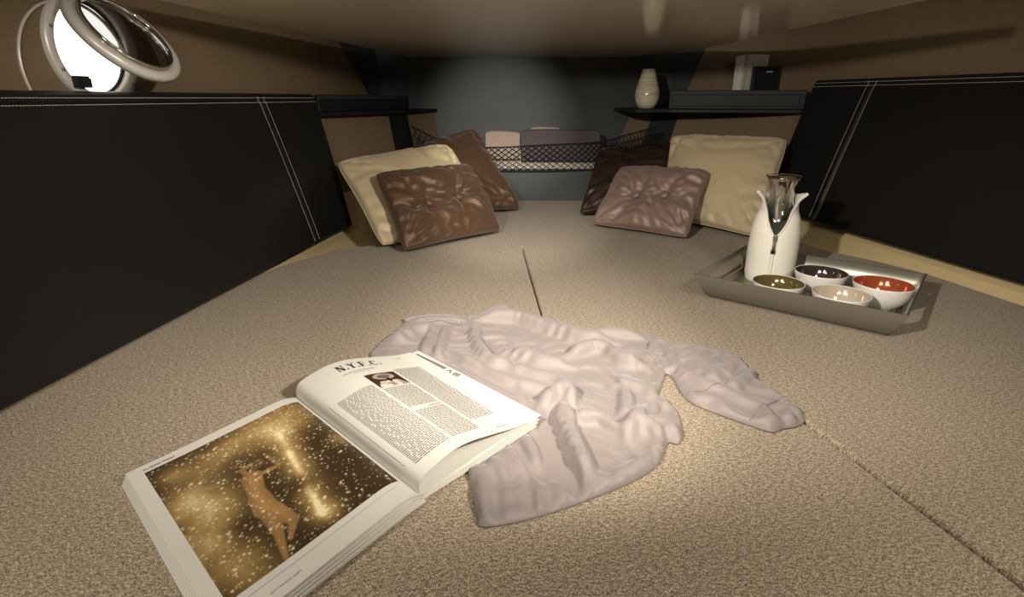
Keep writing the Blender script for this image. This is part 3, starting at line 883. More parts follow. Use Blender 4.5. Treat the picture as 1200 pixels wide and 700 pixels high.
# end walls with a long slot to hold, leaning outwards a little
for sg in (-1, 1):
    out = [(p[0] * .99, p[1]) for p in pi_]
    hole = [(-.088, .016), (.088, .016), (.104, .030), (.108, .046), (-.108, .046), (-.104, .030)]
    pts = [Vector(p) for p in out] + [Vector(p) for p in hole]; no_ = len(out); nh = 6
    sg_ = [(i, (i+1) % no_) for i in range(no_)] + [(no_ + i, no_ + (i+1) % nh) for i in range(nh)]
    vv, ee, ff, *_ = delaunay_2d_cdt(pts, sg_, [list(range(no_))], 1, 1e-6)
    def inh(f):
        cx = sum(vv[i].x for i in f)/len(f); cz = sum(vv[i].y for i in f)/len(f)
        return .016 < cz < .046 and abs(cx) < .088 + .020 * min(1, (cz - .016) / .016)
    ff = [f for f in ff if not inh(f)]
    e_o = mesh('end_wall', [(0, v.x, v.y) for v in vv], ff, M['pewter'], tr)
    x_ = HL - .004
    for v in e_o.data.vertices: v.co.x = sg * (x_ - .030 * (1 - v.co.z / TH))
    so = e_o.modifiers.new('solid', 'SOLIDIFY'); so.thickness = .004; so.offset = 0
tag(tr, 'pewter grey serving tray with slotted ends holding jug and bowls', 'tray')
FLZ = .0005 + th_ - .0002

# jug: glass carafe in a zipped white sleeve with the zip half open
jp = tl(-.105, .072, FLZ)
jg = empty('carafe', jp, R(-114))          # local +x faces the opening... front towards the camera
def rad(z):   # sleeve radius with height
    pts_ = [(0, .052), (.02, .055), (.08, .0555), (.12, .054), (.150, .049), (.175, .040), (.20, .0335), (.215, .036)]
    for (z0, r0), (z1, r1) in zip(pts_[:-1], pts_[1:]):
        if z0 <= z <= z1:
            t = (z - z0) / (z1 - z0); t = t*t*(3-2*t) * .5 + t * .5; return r0 + (r1 - r0) * t
    return pts_[-1][1]
ZO = .118                                       # bottom of the zip opening
def half(z):    # half angle of the opening at height z
    if z <= ZO: return 0.018
    return .018 + .95 * ((z - ZO) / (.215 - ZO)) ** .8
vs = []; fs = []; NZ, NA = 40, 48
for i in range(NZ + 1):
    z = .215 * i / NZ; h_ = half(z)
    for k in range(NA + 1):
        a = h_ + (2 * math.pi - 2 * h_) * k / NA
        edge_ = min(k, NA - k) / NA
        fl = 0.0; zz = z
        if z > .16:                              # collar points turn outwards
            q = (z - .16) / .055; fl = .022 * q ** 1.6 * math.exp(-(edge_ / .10) ** 2) + .004 * q
            zz = z - .010 * q * (1 - math.exp(-(edge_ / .16) ** 2))
        r_ = rad(z) + fl
        vs.append((r_ * math.cos(a), r_ * math.sin(a), zz))
for i in range(NZ):
    for k in range(NA):
        fs.append((i*(NA+1)+k, i*(NA+1)+k+1, (i+1)*(NA+1)+k+1, (i+1)*(NA+1)+k))
fs.append(tuple(range(NA, -1, -1)))
sl = mesh('sleeve', vs, fs, M['neoprene'], jg, True)
so = sl.modifiers.new('solid', 'SOLIDIFY'); so.thickness = .003; so.offset = -1
# zip tapes, teeth and pull
for sgn in (1, -1):
    mb = MB(); pts_ = []
    for i in range(NZ + 1):
        z = .215 * i / NZ; k = 0 if sgn > 0 else NA
        v = Vector(vs[i*(NA+1)+k]); d = Vector((v.x, v.y, 0)).normalized()
        pts_.append(v + d * .0012)
    mb.tube(pts_, .0022, 6); mb.build('zip_tape', M['neoprene'], sl, True)
    mb = MB()
    for i in range(1, NZ):
        for q in (0, .5):
            p = pts_[i].lerp(pts_[i+1], q); d = Vector((p.x, p.y, 0)).normalized(); s_ = Vector((-d.y, d.x, 0)) * -sgn
            c_ = p + s_ * .0016 + d * .0004
            mb.box((c_.x - .0011, c_.y - .0011, c_.z - .0007), (c_.x + .0011, c_.y + .0011, c_.z + .0007))
    t_ = mb.build('zip_teeth', M['grey_ink'], sl); t_['kind'] = 'stuff'
mb = MB(); zr = rad(ZO) + .003
mb.box((zr - .002, -.0045, ZO - .010), (zr + .004, .0045, ZO + .004)); 
mb.box((zr + .001, -.0035, ZO - .036), (zr + .0035, .0035, ZO - .008)); mb.box((zr, -.005, ZO - .040), (zr + .004, .005, ZO - .030))
zp = mb.build('zip_pull', M['chrome'], sl); bv = zp.modifiers.new('bevel', 'BEVEL'); bv.width = .001; bv.segments = 2
mb = MB()
pg = [(.045, .004), (.049, .03), (.049, .10), (.046, .14), (.037, .17), (.027, .192), (.0265, .205), (.031, .228), (.0365, .243), (.0385, .2475)]
pgi = [(r_ - .0022, z) for r_, z in reversed(pg)]
mb.lathe([tuple(p) for p in crom(pg + [(.0378, .2487)] + pgi, 2)], n=48, cap0=True, cap1=True); mb.build('glass_flask', M['glass'], jg, True)
mb = MB(); mb.lathe([tuple(p) for p in crom([(.0236, .150), (.0238, .190), (.0240, .204), (.0285, .228), (.0338, .2425), (.0328, .2425), (.0275, .228), (.0228, .204), (.0226, .150)], 2)], n=40, cap0=False, cap1=False)
mb.build('steel_pourer', M['chrome'], jg, True)
tag(jg, 'white zip-sleeved carafe with a flared glass and steel neck', 'jug')

def bowl(label, a, b_, r_, h_, inner):
    p = tl(a, b_, FLZ); root = empty('bowl', p)
    mb = MB()
    pr_ = [(.4, 0), (.42, .04), (.38, .10), (.50, .17), (.72, .36), (.88, .60), (.97, .85), (1.0, 1.0), (.985, 1.012), (.965, 1.0)]
    mb.lathe([(x * r_, z * h_) for x, z in crom(pr_, 3)], n=48, cap0=True, cap1=False)
    mb.build('outer_shell', M['porcelain'], root, True)
    mb = MB()
    pi2 = [(.965, 1.0), (.935, .85), (.84, .61), (.68, .38), (.46, .22), (.2, .17), (.005, .165)]
    mb.lathe([(x * r_, z * h_) for x, z in crom(pi2, 4)], n=48, cap0=False, cap1=True)
    o = mb.build('glazed_inside', inner, root, True)
    for p_ in o.data.polygons: p_.flip()
    return tag(root, label, 'bowl', 'porcelain bowls on the tray')
bowl('white bowl with an olive glazed inside', -.040, -.098, .0515, .050, M['olive'])
bowl('white bowl with a dark silvery glazed inside', .016, .018, .0530, .056, M['mirror'])
bowl('white bowl with a copper red glazed inside', .135, -.002, .0555, .059, M['copper'])
bowl('white bowl with a pale pearl glazed inside', .079, -.105, .0525, .053, M['pearl'])

# ------------------------------------------------------------------ open magazine
def bil(c, u, v): return c[0].lerp(c[1], u).lerp(c[3].lerp(c[2], u), v)
def prof(pts_):
    xs = [p[0] for p in pts_]; zs = [p[1] for p in pts_]
    fine = crom(pts_, 12); fx = np.array([p[0] for p in fine]); fz = np.array([p[1] for p in fine])
    return lambda t: float(np.interp(t, fx, fz))
S0 = gz(352, 467, .008); S1 = gz(496, 581, .006)
LO0 = gz(148, 555, .013); LO1 = gz(264, 752, .013)
RO0 = gz(481, 413, .024); RO1 = gz(617, 496, .020)
def flat(p): return Vector((p.x, p.y, 0))
# u = 0 at the spine, 1 at the outer edge; v = 0 at the head, 1 at the foot
LC_ = [flat(S0), flat(LO0), flat(LO1), flat(S1)]
RC_ = [flat(S0), flat(RO0), flat(RO1), flat(S1)]
lz = prof([(0, .0060), (.04, .0130), (.14, .0185), (.35, .0170), (.7, .0140), (1, .0130)])
rz = prof([(0, .0065), (.03, .022), (.09, .036), (.22, .0455), (.40, .0460), (.65, .036), (.85, .027), (1, .0235)])
rz2 = prof([(0, .0055), (.1, .0075), (.3, .0095), (.6, .0135), (1, .0185)])
# sideways lean of the arched leaf: it bulges over the spine
def left_pt(u, v, d=0.0): p = bil(LC_, u, v); return Vector((p.x, p.y, lz(u) + d))
def right_pt(u, v, d=0.0):
    p = bil(RC_, u, v); lean = -.012 * math.exp(-((u - .06) / .07) ** 2) * (u > .0)
    w_ = (bil(RC_, 1, v) - bil(RC_, 0, v)).normalized()
    return Vector((p.x, p.y, rz(u) * (1 - .10 * v) + d)) + w_ * lean * (1 if u > .005 else 0)
RC2 = [flat(S0), flat(gz(490, 409, .022)), flat(gz(634, 487, .018)), flat(S1)]
def under_pt(u, v, d=0.0): p = bil(RC2, u, v); return Vector((p.x, p.y, rz2(u) + d))
mg = empty('magazine', flat(S0.lerp(S1, .5))); mo_ = Vector(mg.location)
def sheet(name, fn, nu, nv, th, mat_, parent, u0=0., u1=1., v0=0., v1=1., du=None):
    V = []; F = []
    us = [u0 + (u1 - u0) * (k / nu) ** 1.5 for k in range(nu + 1)]
    for d in (0, -th):
        for u in us:
            for k in range(nv + 1): V.append(fn(u, v0 + (v1 - v0) * k / nv, d) - mo_)
    n1 = (nu + 1) * (nv + 1); w = nv + 1
    for i in range(nu):
        for k in range(nv):
            q = (i*w+k, (i+1)*w+k, (i+1)*w+k+1, i*w+k+1); F.append(q); F.append(tuple(n1 + x for x in reversed(q)))
    per = [(i, 0) for i in range(nu+1)] + [(nu, k) for k in range(1, nv+1)] + [(i, nv) for i in range(nu-1, -1, -1)] + [(0, k) for k in range(nv-1, 0, -1)]
    m_ = len(per)
    for q in range(m_):
        a = per[q][0]*w + per[q][1]; b_ = per[(q+1) % m_][0]*w + per[(q+1) % m_][1]
        F.append((a, n1 + a, n1 + b_, b_))
    o = recalc(mesh(name, V, F, mat_, parent, True))
    es = o.modifiers.new('crisp', 'EDGE_SPLIT'); es.split_angle = R(45)
    return o
# the printed leaves
lp = sheet('left_page', left_pt, 30, 20, .0004, M['paper'], mg)
rp_ = sheet('right_page', right_pt, 44, 20, .0003, M['paper'], mg)
sheet('under_page', under_pt, 30, 16, .0003, M['paper'], mg)
# blocks of leaves below, stepped so their edges show
for k in range(5):
    dz = -.0012 - .0022 * k; ov = .0012 + .0016 * k
    def fnl(u, v, d, dz=dz, ov=ov, k=k):
        p = bil(LC_, u, v); w_ = (bil(LC_, 1, v) - bil(LC_, 0, v)).normalized()
        f_ = (bil(LC_, u, 1) - bil(LC_, u, 0)).normalized()
        q = p + w_ * ov * u + f_ * (.0016 * k * v) * (1 if k < 4 else .6)
        return Vector((q.x, q.y, max(lz(u) * (1 - .17 * k) + dz * .3 + d, .0012 + .0008 * (4 - k) + d)))
    sheet('leaf_block', fnl, 16, 8, .0011, M['paper'], mg)
for k in range(3):
    def fnr(u, v, d, k=k):
        p = bil(RC2, u * (.985 - .012 * k), v)
        return Vector((p.x, p.y, max(rz2(u) * (.72 - .22 * k) + d, .0025 - .0006 * k + d)))
    sheet('leaf_block', fnr, 16, 8, .0009, M['paper'], mg)
tag(mg, 'open fashion magazine showing a full-page golden photograph and a text page', 'magazine')

# full-page photograph: golden sparks in the dark round a pale figure, printed colour
def ink_grid(name, fn, u0, u1, v0, v1, nu, nv, colfn, parent, d=.0003, rough=.3):
    us = np.linspace(u0, u1, nu); vs_ = np.linspace(v0, v1, nv)
    V = [fn(u, v, d) - mo_ for u in us for v in vs_]
    F = [(i*nv+k, (i+1)*nv+k, (i+1)*nv+k+1, i*nv+k+1) for i in range(nu-1) for k in range(nv-1)]
    o = recalc(mesh(name, V, F, attr_mat(name + '_ink', rough), parent, True))
    if o.data.polygons[0].normal.z < 0:
        for p in o.data.polygons: p.flip()
    A1, B1 = np.meshgrid(np.linspace(0, 1, nu), np.linspace(0, 1, nv), indexing='ij')
    C = colfn(A1, B1).reshape(-1, 3)
    C = np.clip(C, 0, 1); lin = np.where(C <= .04045, C / 12.92, ((C + .055) / 1.055) ** 2.4)
    ca = o.data.color_attributes.new('ink', 'FLOAT_COLOR', 'POINT')
    ca.data.foreach_set('color', np.concatenate([lin, np.ones((lin.shape[0], 1))], 1).astype(np.float32).ravel())
    return o
def seg_d(a, b_, p0, p1):
    px, py = a - p0[0], b_ - p0[1]; dx, dy = p1[0]-p0[0], p1[1]-p0[1]
    t = np.clip((px*dx + py*dy) / (dx*dx + dy*dy), 0, 1)
    return np.sqrt((px - t*dx)**2 + (py - t*dy)**2), t
# layout of the picture, measured along its own edges (x from the outer edge, y from the head)
def _hom():
    src = [(172, 557), (348, 474), (470, 573), (262, 707)]; dst = [(0, 0), (1, 0), (1, 1.25), (0, 1.25)]
    A_ = []; B_ = []
    for (x, y), (u, v) in zip(src, dst):
        A_ += [[x, y, 1, 0, 0, 0, -u*x, -u*y], [0, 0, 0, x, y, 1, -v*x, -v*y]]; B_ += [u, v]
    h = np.append(np.linalg.solve(np.array(A_, float), np.array(B_, float)), 1).reshape(3, 3)
    def f(x, y):
        q = h @ np.array([x, y, 1.0]); return (q[0]/q[2], q[1]/q[2])
    return f
PH = _hom()
def spark_photo(a, b_):
    x = (1 - a); y = b_ * 1.25
    n1 = fbm(x*3.2, y*3.2, 5, 3); n2 = fbm(x*9, y*9, 4, 9); n3 = fbm(x*60, y*60, 2, 21)
    glow = np.zeros(x.shape)
    for px, py, r_, s_ in ((335, 495, .20, .95), (290, 520, .18, .85), (240, 545, .15, .75), (225, 590, .17, .95), (255, 600, .14, .8), (245, 640, .16, .9), (270, 672, .15, .75), (310, 690, .14, .5), (400, 520, .08, .6), (385, 610, .08, .5), (200, 560, .08, .5), (440, 565, .06, .15)):
        c = PH(px, py); glow += s_ * .62 * np.exp(-((x - c[0])**2 + (y - c[1])**2) / r_**2)
    d, t = seg_d(x, y, PH(325, 515), PH(376, 612)); glow += .60 * np.exp(-(d/.022)**2) * (.5 + .4*t) * (.5 + n2) + .5 * np.exp(-(d/.09)**2)
    for px, py, r_ in ((350, 575, .10), (360, 640, .13), (285, 620, .07), (430, 545, .12), (440, 575, .10), (375, 495, .06), (330, 585, .06)):
        c = PH(px, py); glow *= 1 - .75 * np.exp(-((x - c[0])**2 + (y - c[1])**2) / r_**2)
    g_ = np.clip(.10 + glow * (.30 + 1.15*n1) * (.7 + .6*n2) + .22*(n3 - .42) * np.clip(glow + .1, 0, 1), 0, 1.1)
    dk = np.array([.14, .10, .055]); mid = np.array([.58, .47, .28]); hi = np.array([.95, .86, .66])
    w1 = np.clip(g_ / .5, 0, 1)[..., None]; w2 = np.clip((g_ - .5) / .6, 0, 1)[..., None]
    C = dk * (1 - w1) + mid * w1; C = C * (1 - w2) + hi * w2
    # a plain figure seen from behind, arms to the head
    fig = np.full(x.shape, 9.0)
    for p0, p1, r0, r1 in (((297, 552), (301, 549), .038, .038), ((293, 566), (297, 580), .062, .052), ((297, 580), (309, 602), .048, .070), ((312, 606), (322, 628), .055, .034), ((322, 628), (331, 660), .030, .014),
                           ((318, 604), (341, 617), .056, .034), ((341, 617), (337, 638), .028, .014), ((288, 563), (281, 557), .020, .016), ((281, 557), (292, 552), .015, .013), ((303, 562), (326, 552), .020, .015), ((326, 552), (310, 541), .015, .013)):
        dd, tt = seg_d(x, y, PH(*p0), PH(*p1)); fig = np.minimum(fig, dd - (r0 + (r1 - r0) * tt))
    fm = np.clip(.5 - fig / .012, 0, 1)[..., None]
    skin = np.array([.60, .46, .28]) * (.62 + .5 * n1 - 3.2 * np.clip(fig, -.06, 0))[..., None]
    C = C * (1 - fm) + skin * fm
    dd, _ = seg_d(x, y, PH(297, 552), PH(304, 548)); hm = np.clip(.5 - (dd - .034)/.015, 0, 1)[..., None] * .55
    C = C * (1 - hm) + np.array([.26, .19, .11]) * hm
    rng = np.random.default_rng(4)
    N = 1150
    sx = rng.random(N); sy = rng.random(N) * 1.25; sr = .0028 + .0056 * rng.random(N) ** 3
    nu_, nv_ = x.shape
    for k in range(N):
        ia = int((1 - sx[k]) * (nu_ - 1)); ib = int(sy[k] / 1.25 * (nv_ - 1)); w_ = 6
        sl_ = (slice(max(0, ia-w_), ia+w_+1), slice(max(0, ib-w_), ib+w_+1))
        s_ = np.exp(-(((x[sl_]-sx[k])**2 + (y[sl_]-sy[k])**2) / sr[k]**2))[..., None] * (.55 + .45*rng.random())
        C[sl_] = C[sl_] * (1 - s_) + np.array([1.0, .94, .82]) * s_
    return C
ink_grid('photograph', left_pt, .05, .935, .058, .888, 230, 280, spark_photo, lp)

# article page
def on_page(verts2d, fn, d=.00035): return [fn(u, v, d) - mo_ for u, v in verts2d]
def page_quads(name, quads, fn, mat_, parent, stuff=False, nseg=1, d=.00035):
    V = []; F = []
    for (u0, v0, u1, v1) in quads:
        for k in range(nseg):
            ua = u0 + (u1-u0)*k/nseg; ub = u0 + (u1-u0)*(k+1)/nseg; n_ = len(V)
            V += on_page([(ua, v0), (ub, v0), (ub, v1), (ua, v1)], fn, d); F.append((n_, n_+3, n_+2, n_+1))
    o = mesh(name, V, F, mat_, parent)
    if stuff: o['kind'] = 'stuff'
    return o
def page_poly(name, polys, fn, mat_, parent, d=.00035):
    V = []; F = []
    for poly in polys:
        n_ = len(V); V += on_page(poly, fn, d); F.append(tuple(range(n_, n_ + len(poly))))
    return mesh(name, V, F, mat_, parent)
# headline N.Y.F.C. in serif capitals; stroke rectangles in a 0..1 letter box, y down
def serif(ch):
    q = []
    bar = lambda x0, y0, x1, y1: q.append([(x0, y0), (x1, y0), (x1, y1), (x0, y1)])
    if ch == 'N':
        bar(.10, 0, .22, 1); bar(.72, 0, .84, 1); q.append([(.08, 0), (.36, 0), (.86, 1), (.58, 1)])
        bar(0, 0, .26, .07); bar(.62, 0, .96, .07); bar(0, .93, .32, 1)
    if ch == 'Y':
        q.append([(.04, 0), (.32, 0), (.60, .52), (.34, .55)]); q.append([(.72, 0), (.86, 0), (.56, .56), (.44, .52)])
        bar(.34, .5, .60, 1); bar(0, 0, .38, .07); bar(.62, 0, .94, .07); bar(.26, .93, .67, 1)
    if ch == 'F':
        bar(.10, 0, .36, 1); bar(0, 0, .80, .09); bar(.73, 0, .80, .28); bar(.3, .46, .60, .53); bar(.54, .36, .60, .63); bar(0, .93, .44, 1)
    if ch == 'C':
        for k in range(18):
            a0_ = R(40 + k * 280 / 18); a1_ = R(40 + (k + 1) * 280 / 18)
            th = lambda a: .34 + .0 if 0 else (.5 - .20 * abs(math.cos(a)) if math.cos(a) < 0 else .44)
            P_ = []
            for a, inn in ((a0_, 0), (a1_, 0), (a1_, 1), (a0_, 1)):
                rx = .46 if not inn else .46 - (.10 + .16 * max(0, -math.cos(a)))
                ry = .5 if not inn else .41
                P_.append((.48 + rx * math.cos(a), .5 - ry * math.sin(a)))
            q.append(P_)
        bar(.76, .02, .83, .32)
    if ch == '.': bar(.0, .82, .85, 1.0)
    return q
polys = []; cu = .255
for ch in 'N.Y.F.C.':
    w_ = .068 if ch != '.' else .017; hh = .062
    for p in serif(ch): polys.append([(cu + x * w_ * .98, .052 + y * hh) for x, y in p])
    cu += w_ + (.004 if ch != '.' else .006)
page_poly('headline', polys, right_pt, M['ink'], rp_)
rnd = random.Random(2)
words = []
def lines(u0, u1, v0, v1, pitch, xh=.5, wmin=.012, wmax=.04):
    v = v0
    while v < v1:
        u = u0
        while u < u1 - .006:
            w_ = min(rnd.uniform(wmin, wmax), u1 - u); words.append((u, v, u + w_, v + pitch * xh)); u += w_ + .006
        v += pitch
lines(.25, .52, .150, .158, .006); lines(.33, .46, .172, .178, .006); lines(.80, .86, .045, .05, .005)
lines(.095, .335, .33, .93, .0112); lines(.36, .62, .405, .62, .0112); lines(.36, .62, .665, .93, .0112)
lines(.645, .89, .20, .84, .0112); lines(.50, .62, .64, .65, .009); lines(.74, .86, .955, .962, .006); words.append((.062, .30, .064, .90))
page_quads('body_text', words, right_pt, M['grey_ink'], rp_, True)
# small photograph of an interior at the head of the article
def small_photo(a, b_):
    n1 = fbm(a*6, b_*6, 4, 31)
    C = np.zeros(a.shape + (3,)) + np.array([.24, .18, .15])
    d = np.sqrt(((a - .5)/.34)**2 + ((b_ - .28)/.22)**2)
    C = np.where((d < 1)[..., None], np.array([.62, .56, .50]), C); C = np.where((d < .6)[..., None], np.array([.40, .34, .30]), C)
    C = np.where(((b_ > .62) & (np.abs(a - .5) < .5*b_))[..., None], np.array([.84, .77, .70]) * (.6 + .6*n1)[..., None], C)
    C = np.where(((np.abs(a - .55) < .05) & (b_ > .42) & (b_ < .7))[..., None], np.array([.10, .08, .08]), C)
    return C * (.75 + .5 * n1)[..., None]
ink_grid('small_photograph', right_pt, .36, .62, .225, .39, 50, 36, small_photo, rp_)
# printed band on the leaf below, at its outer edge
page_quads('printed_band', [(.945, .03 + .0135*k, .962 + .0009*k, .0435 + .0135*k) for k in range(20)], under_pt, M['grey_ink'], mg, nseg=1, d=.0006)
page_poly('band_mark', [[(.94, .32), (.975, .335), (.975, .342), (.94, .328)], [(.94, .352), (.975, .335), (.975, .342), (.94, .36)],
                        [(.94, .375), (.98, .375), (.98, .381), (.94, .381)], [(.94, .41), (.98, .41), (.98, .416), (.94, .416)], [(.94, .381), (.947, .381), (.947, .41), (.94, .41)], [(.973, .381), (.98, .381), (.98, .41), (.973, .41)],
                        [(.955, .385), (.966, .385), (.966, .405), (.955, .405)]], under_pt, M['ink'], mg, d=.0006)
# running lines on the photo page, set as type
def type_line(name, body, u_left, u_right, v_base, height, fn, parent, mat_):
    cu_ = bpy.data.curves.new('type', 'FONT'); cu_.body = body; cu_.size = 1.0
    to = bpy.data.objects.new('type', cu_); COL.objects.link(to)
    bpy.context.view_layer.update()
    me = bpy.data.meshes.new_from_object(to.evaluated_get(bpy.context.evaluated_depsgraph_get()))
    bpy.data.objects.remove(to, do_unlink=True)
    xs = [v.co.x for v in me.vertices]; x0, x1 = min(xs), max(xs)
    for v in me.vertices:
        t = (v.co.x - x0) / (x1 - x0)
        v.co = fn(u_left + (u_right - u_left) * t, v_base - v.co.y * height, .0006) - mo_
    me.name = name; me.materials.clear(); me.materials.append(mat_)
    o = bpy.data.objects.new(name, me); COL.objects.link(o); o.parent = parent
    return o
type_line('running_head', 'IN PRIMO PIANO', .932, .78, .043, .017, left_pt, lp, M['ink'])
type_line('running_foot', 'SETTEMBRE 2009', .80, .66, .966, .010, left_pt, lp, M['grey_ink'])
page_quads('hairline', [(.08, .918, .94, .9192)], left_pt, M['grey_ink'], lp, nseg=24, d=.0004)

# ------------------------------------------------------------------ satin blouse
def zx(pts_): return [(420 + a / 2.2222, 340 + b_ / 2.2222) for a, b_ in pts_]
def to2(pts_, z=.012): return [tuple(gz(a, b_, z)[:2]) for a, b_ in pts_]
def poly_dist(P, poly, closed=False):
    """distance from points P (n,2) to polyline; also position along it 0..1"""
    best = np.full(len(P), 1e9); pos = np.zeros(len(P))
    Q = [np.array(p) for p in poly]; m_ = len(Q) if closed else len(Q) - 1
    for i in range(m_):
        a = Q[i]; b_ = Q[(i+1) % len(Q)]; ab = b_ - a; l2 = max(ab @ ab, 1e-12)
        t = np.clip(((P - a) @ ab) / l2, 0, 1); d = np.linalg.norm(P - (a + t[:, None] * ab), axis=1)
        u = d < best; best = np.where(u, d, best); pos = np.where(u, (i + t) / m_, pos)
    return best, pos
def inside(P, poly):
    x, y = P[:, 0], P[:, 1]; c = np.zeros(len(P), bool); n_ = len(poly)
    for i in range(n_):
        x0, y0 = poly[i]; x1, y1 = poly[(i+1) % n_]
        cond = ((y0 > y) != (y1 > y)); xi = (x1 - x0) * (y - y0) / ((y1 - y0) if abs(y1 - y0) > 1e-12 else 1e-12) + x0
        c ^= cond & (x < xi)
    return c
SURF = []
def cloth_z(x, y):
    z = 0
    for P_, H_ in SURF:
        d_ = (P_[:, 0] - x)**2 + (P_[:, 1] - y)**2; k = int(np.argmin(d_))
        if d_[k] < .006**2: z = max(z, float(H_[k]))
    return z
def cloth(name, outline_px, ridges, parent, off, base=.0045, edge_r=.004, seed=0, step=.0034, amp=1.0, zlift=0.0, n_sm=5, excess=1.24, n_it=260, grav=.000008, bend=.20, th0=-.35):
    ol = [tuple(p) for p in crom_closed(to2(outline_px), n_sm)]
    xs = [p[0] for p in ol]; ys = [p[1] for p in ol]
    gx = np.arange(min(xs), max(xs), step); gy_ = np.arange(min(ys), max(ys), step * .866)
    rngc = np.random.default_rng(seed); I = []
    for j, y in enumerate(gy_):
        for x in gx + (step/2 if j % 2 else 0): I.append((x, y))
    I = np.array(I); I = I[inside(I, ol)]
    d, _ = poly_dist(I, ol, True); I = I[d > step * .45]
    vv, ee, ff, *_ = delaunay_2d_cdt([Vector(p) for p in ol] + [Vector(p) for p in I], [(i, (i+1) % len(ol)) for i in range(len(ol))], [], 1, 1e-7)
    P = np.array([(v.x, v.y) for v in vv])
    d, _ = poly_dist(P, ol, True)
    q = np.clip(d / edge_r, 0, 1); H = .0018 + base * np.sqrt(1 - (1 - q)**2)
    env = np.clip(d / .022, 0, 1) ** .8
    X, Y = P[:, 0], P[:, 1]
    H = H + env * amp * ((fbm(X*13, Y*13, 2, seed) - .4) * .012 + (.5 - np.abs(fbm(X*24 + 4*fbm(X*9, Y*9, 2, seed+2), Y*30, 3, seed+6) - .45) * 5) * .0018 + (fbm(X*110, Y*90, 2, seed+4) - .4) * .0016)
    for r_ in ridges:
        pl = [tuple(p) for p in crom(to2(zx(r_[0])), 6)]; A_, w_ = r_[1], r_[2]; asym = r_[3] if len(r_) > 3 else 1.0
        dd, pos = poly_dist(P, pl)
        taper = np.clip(np.minimum(pos, 1 - pos) * 5 + .25, 0, 1)
        H = H + 1.6 * A_ * (.55 * np.exp(-(dd / w_) ** 1.8) + .55 * np.exp(-(dd / (w_ * .75)) ** 1.1)) * taper * np.clip(d / .010, 0, 1)
    H = np.maximum(H, .0015)
    # let the cloth settle: a little more fabric than ground, so it buckles into folds along the laid ones
    ed = set()
    for f in ff:
        f = list(f)
        for q in range(len(f)):
            a_, b_ = f[q], f[(q+1) % len(f)]; ed.add((min(a_, b_), max(a_, b_)))
    E = np.array(sorted(ed)); ia, ib = E[:, 0], E[:, 1]; nv = len(P)
    Q = np.column_stack([P, H]); bnd = np.zeros(nv, bool); bnd[:len(ol)] = True; Q0 = Q.copy()
    L2 = np.linalg.norm(P[ia] - P[ib], axis=1); L3 = np.linalg.norm(Q[ia] - Q[ib], axis=1)
    mid = (P[ia] + P[ib]) / 2; tf = th0 + 4.5 * (fbm(mid[:, 0] * 4.5, mid[:, 1] * 4.5, 2, seed + 30) - .38)
    ed_ = (P[ib] - P[ia]) / L2[:, None]; cross = np.abs(-np.sin(tf) * ed_[:, 0] + np.cos(tf) * ed_[:, 1])
    Lr = np.minimum(np.maximum(L2 * (1 + (excess - 1) * cross ** 2), L3 * 1.0), L2 * 1.7)
    mag = [tuple(q[:2]) for q in (RC2[0], RC2[1], RC2[2], RC2[3])]
    dm, _ = poly_dist(P, mag, True); dm = np.where(inside(P, mag), 0, dm); cap = np.clip(.0045 + dm * .55, 0, .045)
    val = np.bincount(ia, minlength=nv) + np.bincount(ib, minlength=nv); val = np.maximum(val, 1)
    for it in range(n_it):
        D = Q[ib] - Q[ia]; l_ = np.linalg.norm(D, axis=1) + 1e-9
        c_ = (.5 * (l_ - Lr) / l_)[:, None] * D
        for ax in range(3):
            g_ = np.bincount(ia, c_[:, ax], nv) - np.bincount(ib, c_[:, ax], nv)
            Q[:, ax] += 1.6 * g_ / val
        def lap(w): return (np.bincount(ia, w[ib], nv) + np.bincount(ib, w[ia], nv)) / val - w
        for ax, be in ((2, bend), (0, bend * .5), (1, bend * .5)):
            l1 = lap(Q[:, ax]); l1[bnd] = 0
            Q[:, ax] -= be * lap(l1)
        Q[:, 2] -= grav
        Q[bnd] = Q0[bnd]; Q[:, 2] = np.clip(Q[:, 2], .0015, cap)
    P = Q[:, :2]; H = Q[:, 2] + zlift
    SURF.append((P.copy(), H.copy()))
    V = [Vector((p[0], p[1], h)) - off for p, h in zip(P, H)]; n0 = len(V)
    F = [f for f in ff]
    PP = np.array([(v.x, v.y) for v in vv]); cent = np.array([PP[list(f)].mean(0) for f in F]); keep = inside(cent, ol); F = [tuple(f) for f, k in zip(F, keep) if k]
    no_ = len(ol)
    V += [Vector((P[i][0], P[i][1], .0004 + zlift)) - off for i in range(no_)]
    F += [(i, (i+1) % no_, n0 + (i+1) % no_, n0 + i) for i in range(no_)]
    o = recalc(mesh(name, V, F, M['blouse'], parent, True))
    es = o.modifiers.new('crisp', 'EDGE_SPLIT'); es.split_angle = R(62)
    return o
bl = empty('blouse', flat(gz(640, 480, 0))); bo_ = Vector(bl.location)
body_px = [(434, 416), (441, 400), (462, 384), (484, 367), (512, 363), (546, 367), (568, 361), (591, 353), (607, 362), (640, 371), (690, 383), (735, 384), (764, 389), (778, 398), (781, 413),
           (781, 430), (775, 446), (772, 456), (781, 463), (794, 474), (799, 492), (797, 511), (783, 511), (772, 535), (742, 555), (700, 572), (650, 590), (600, 603), (564, 607), (559, 594), (549, 548), (546, 520), (520, 500), (470, 460)]
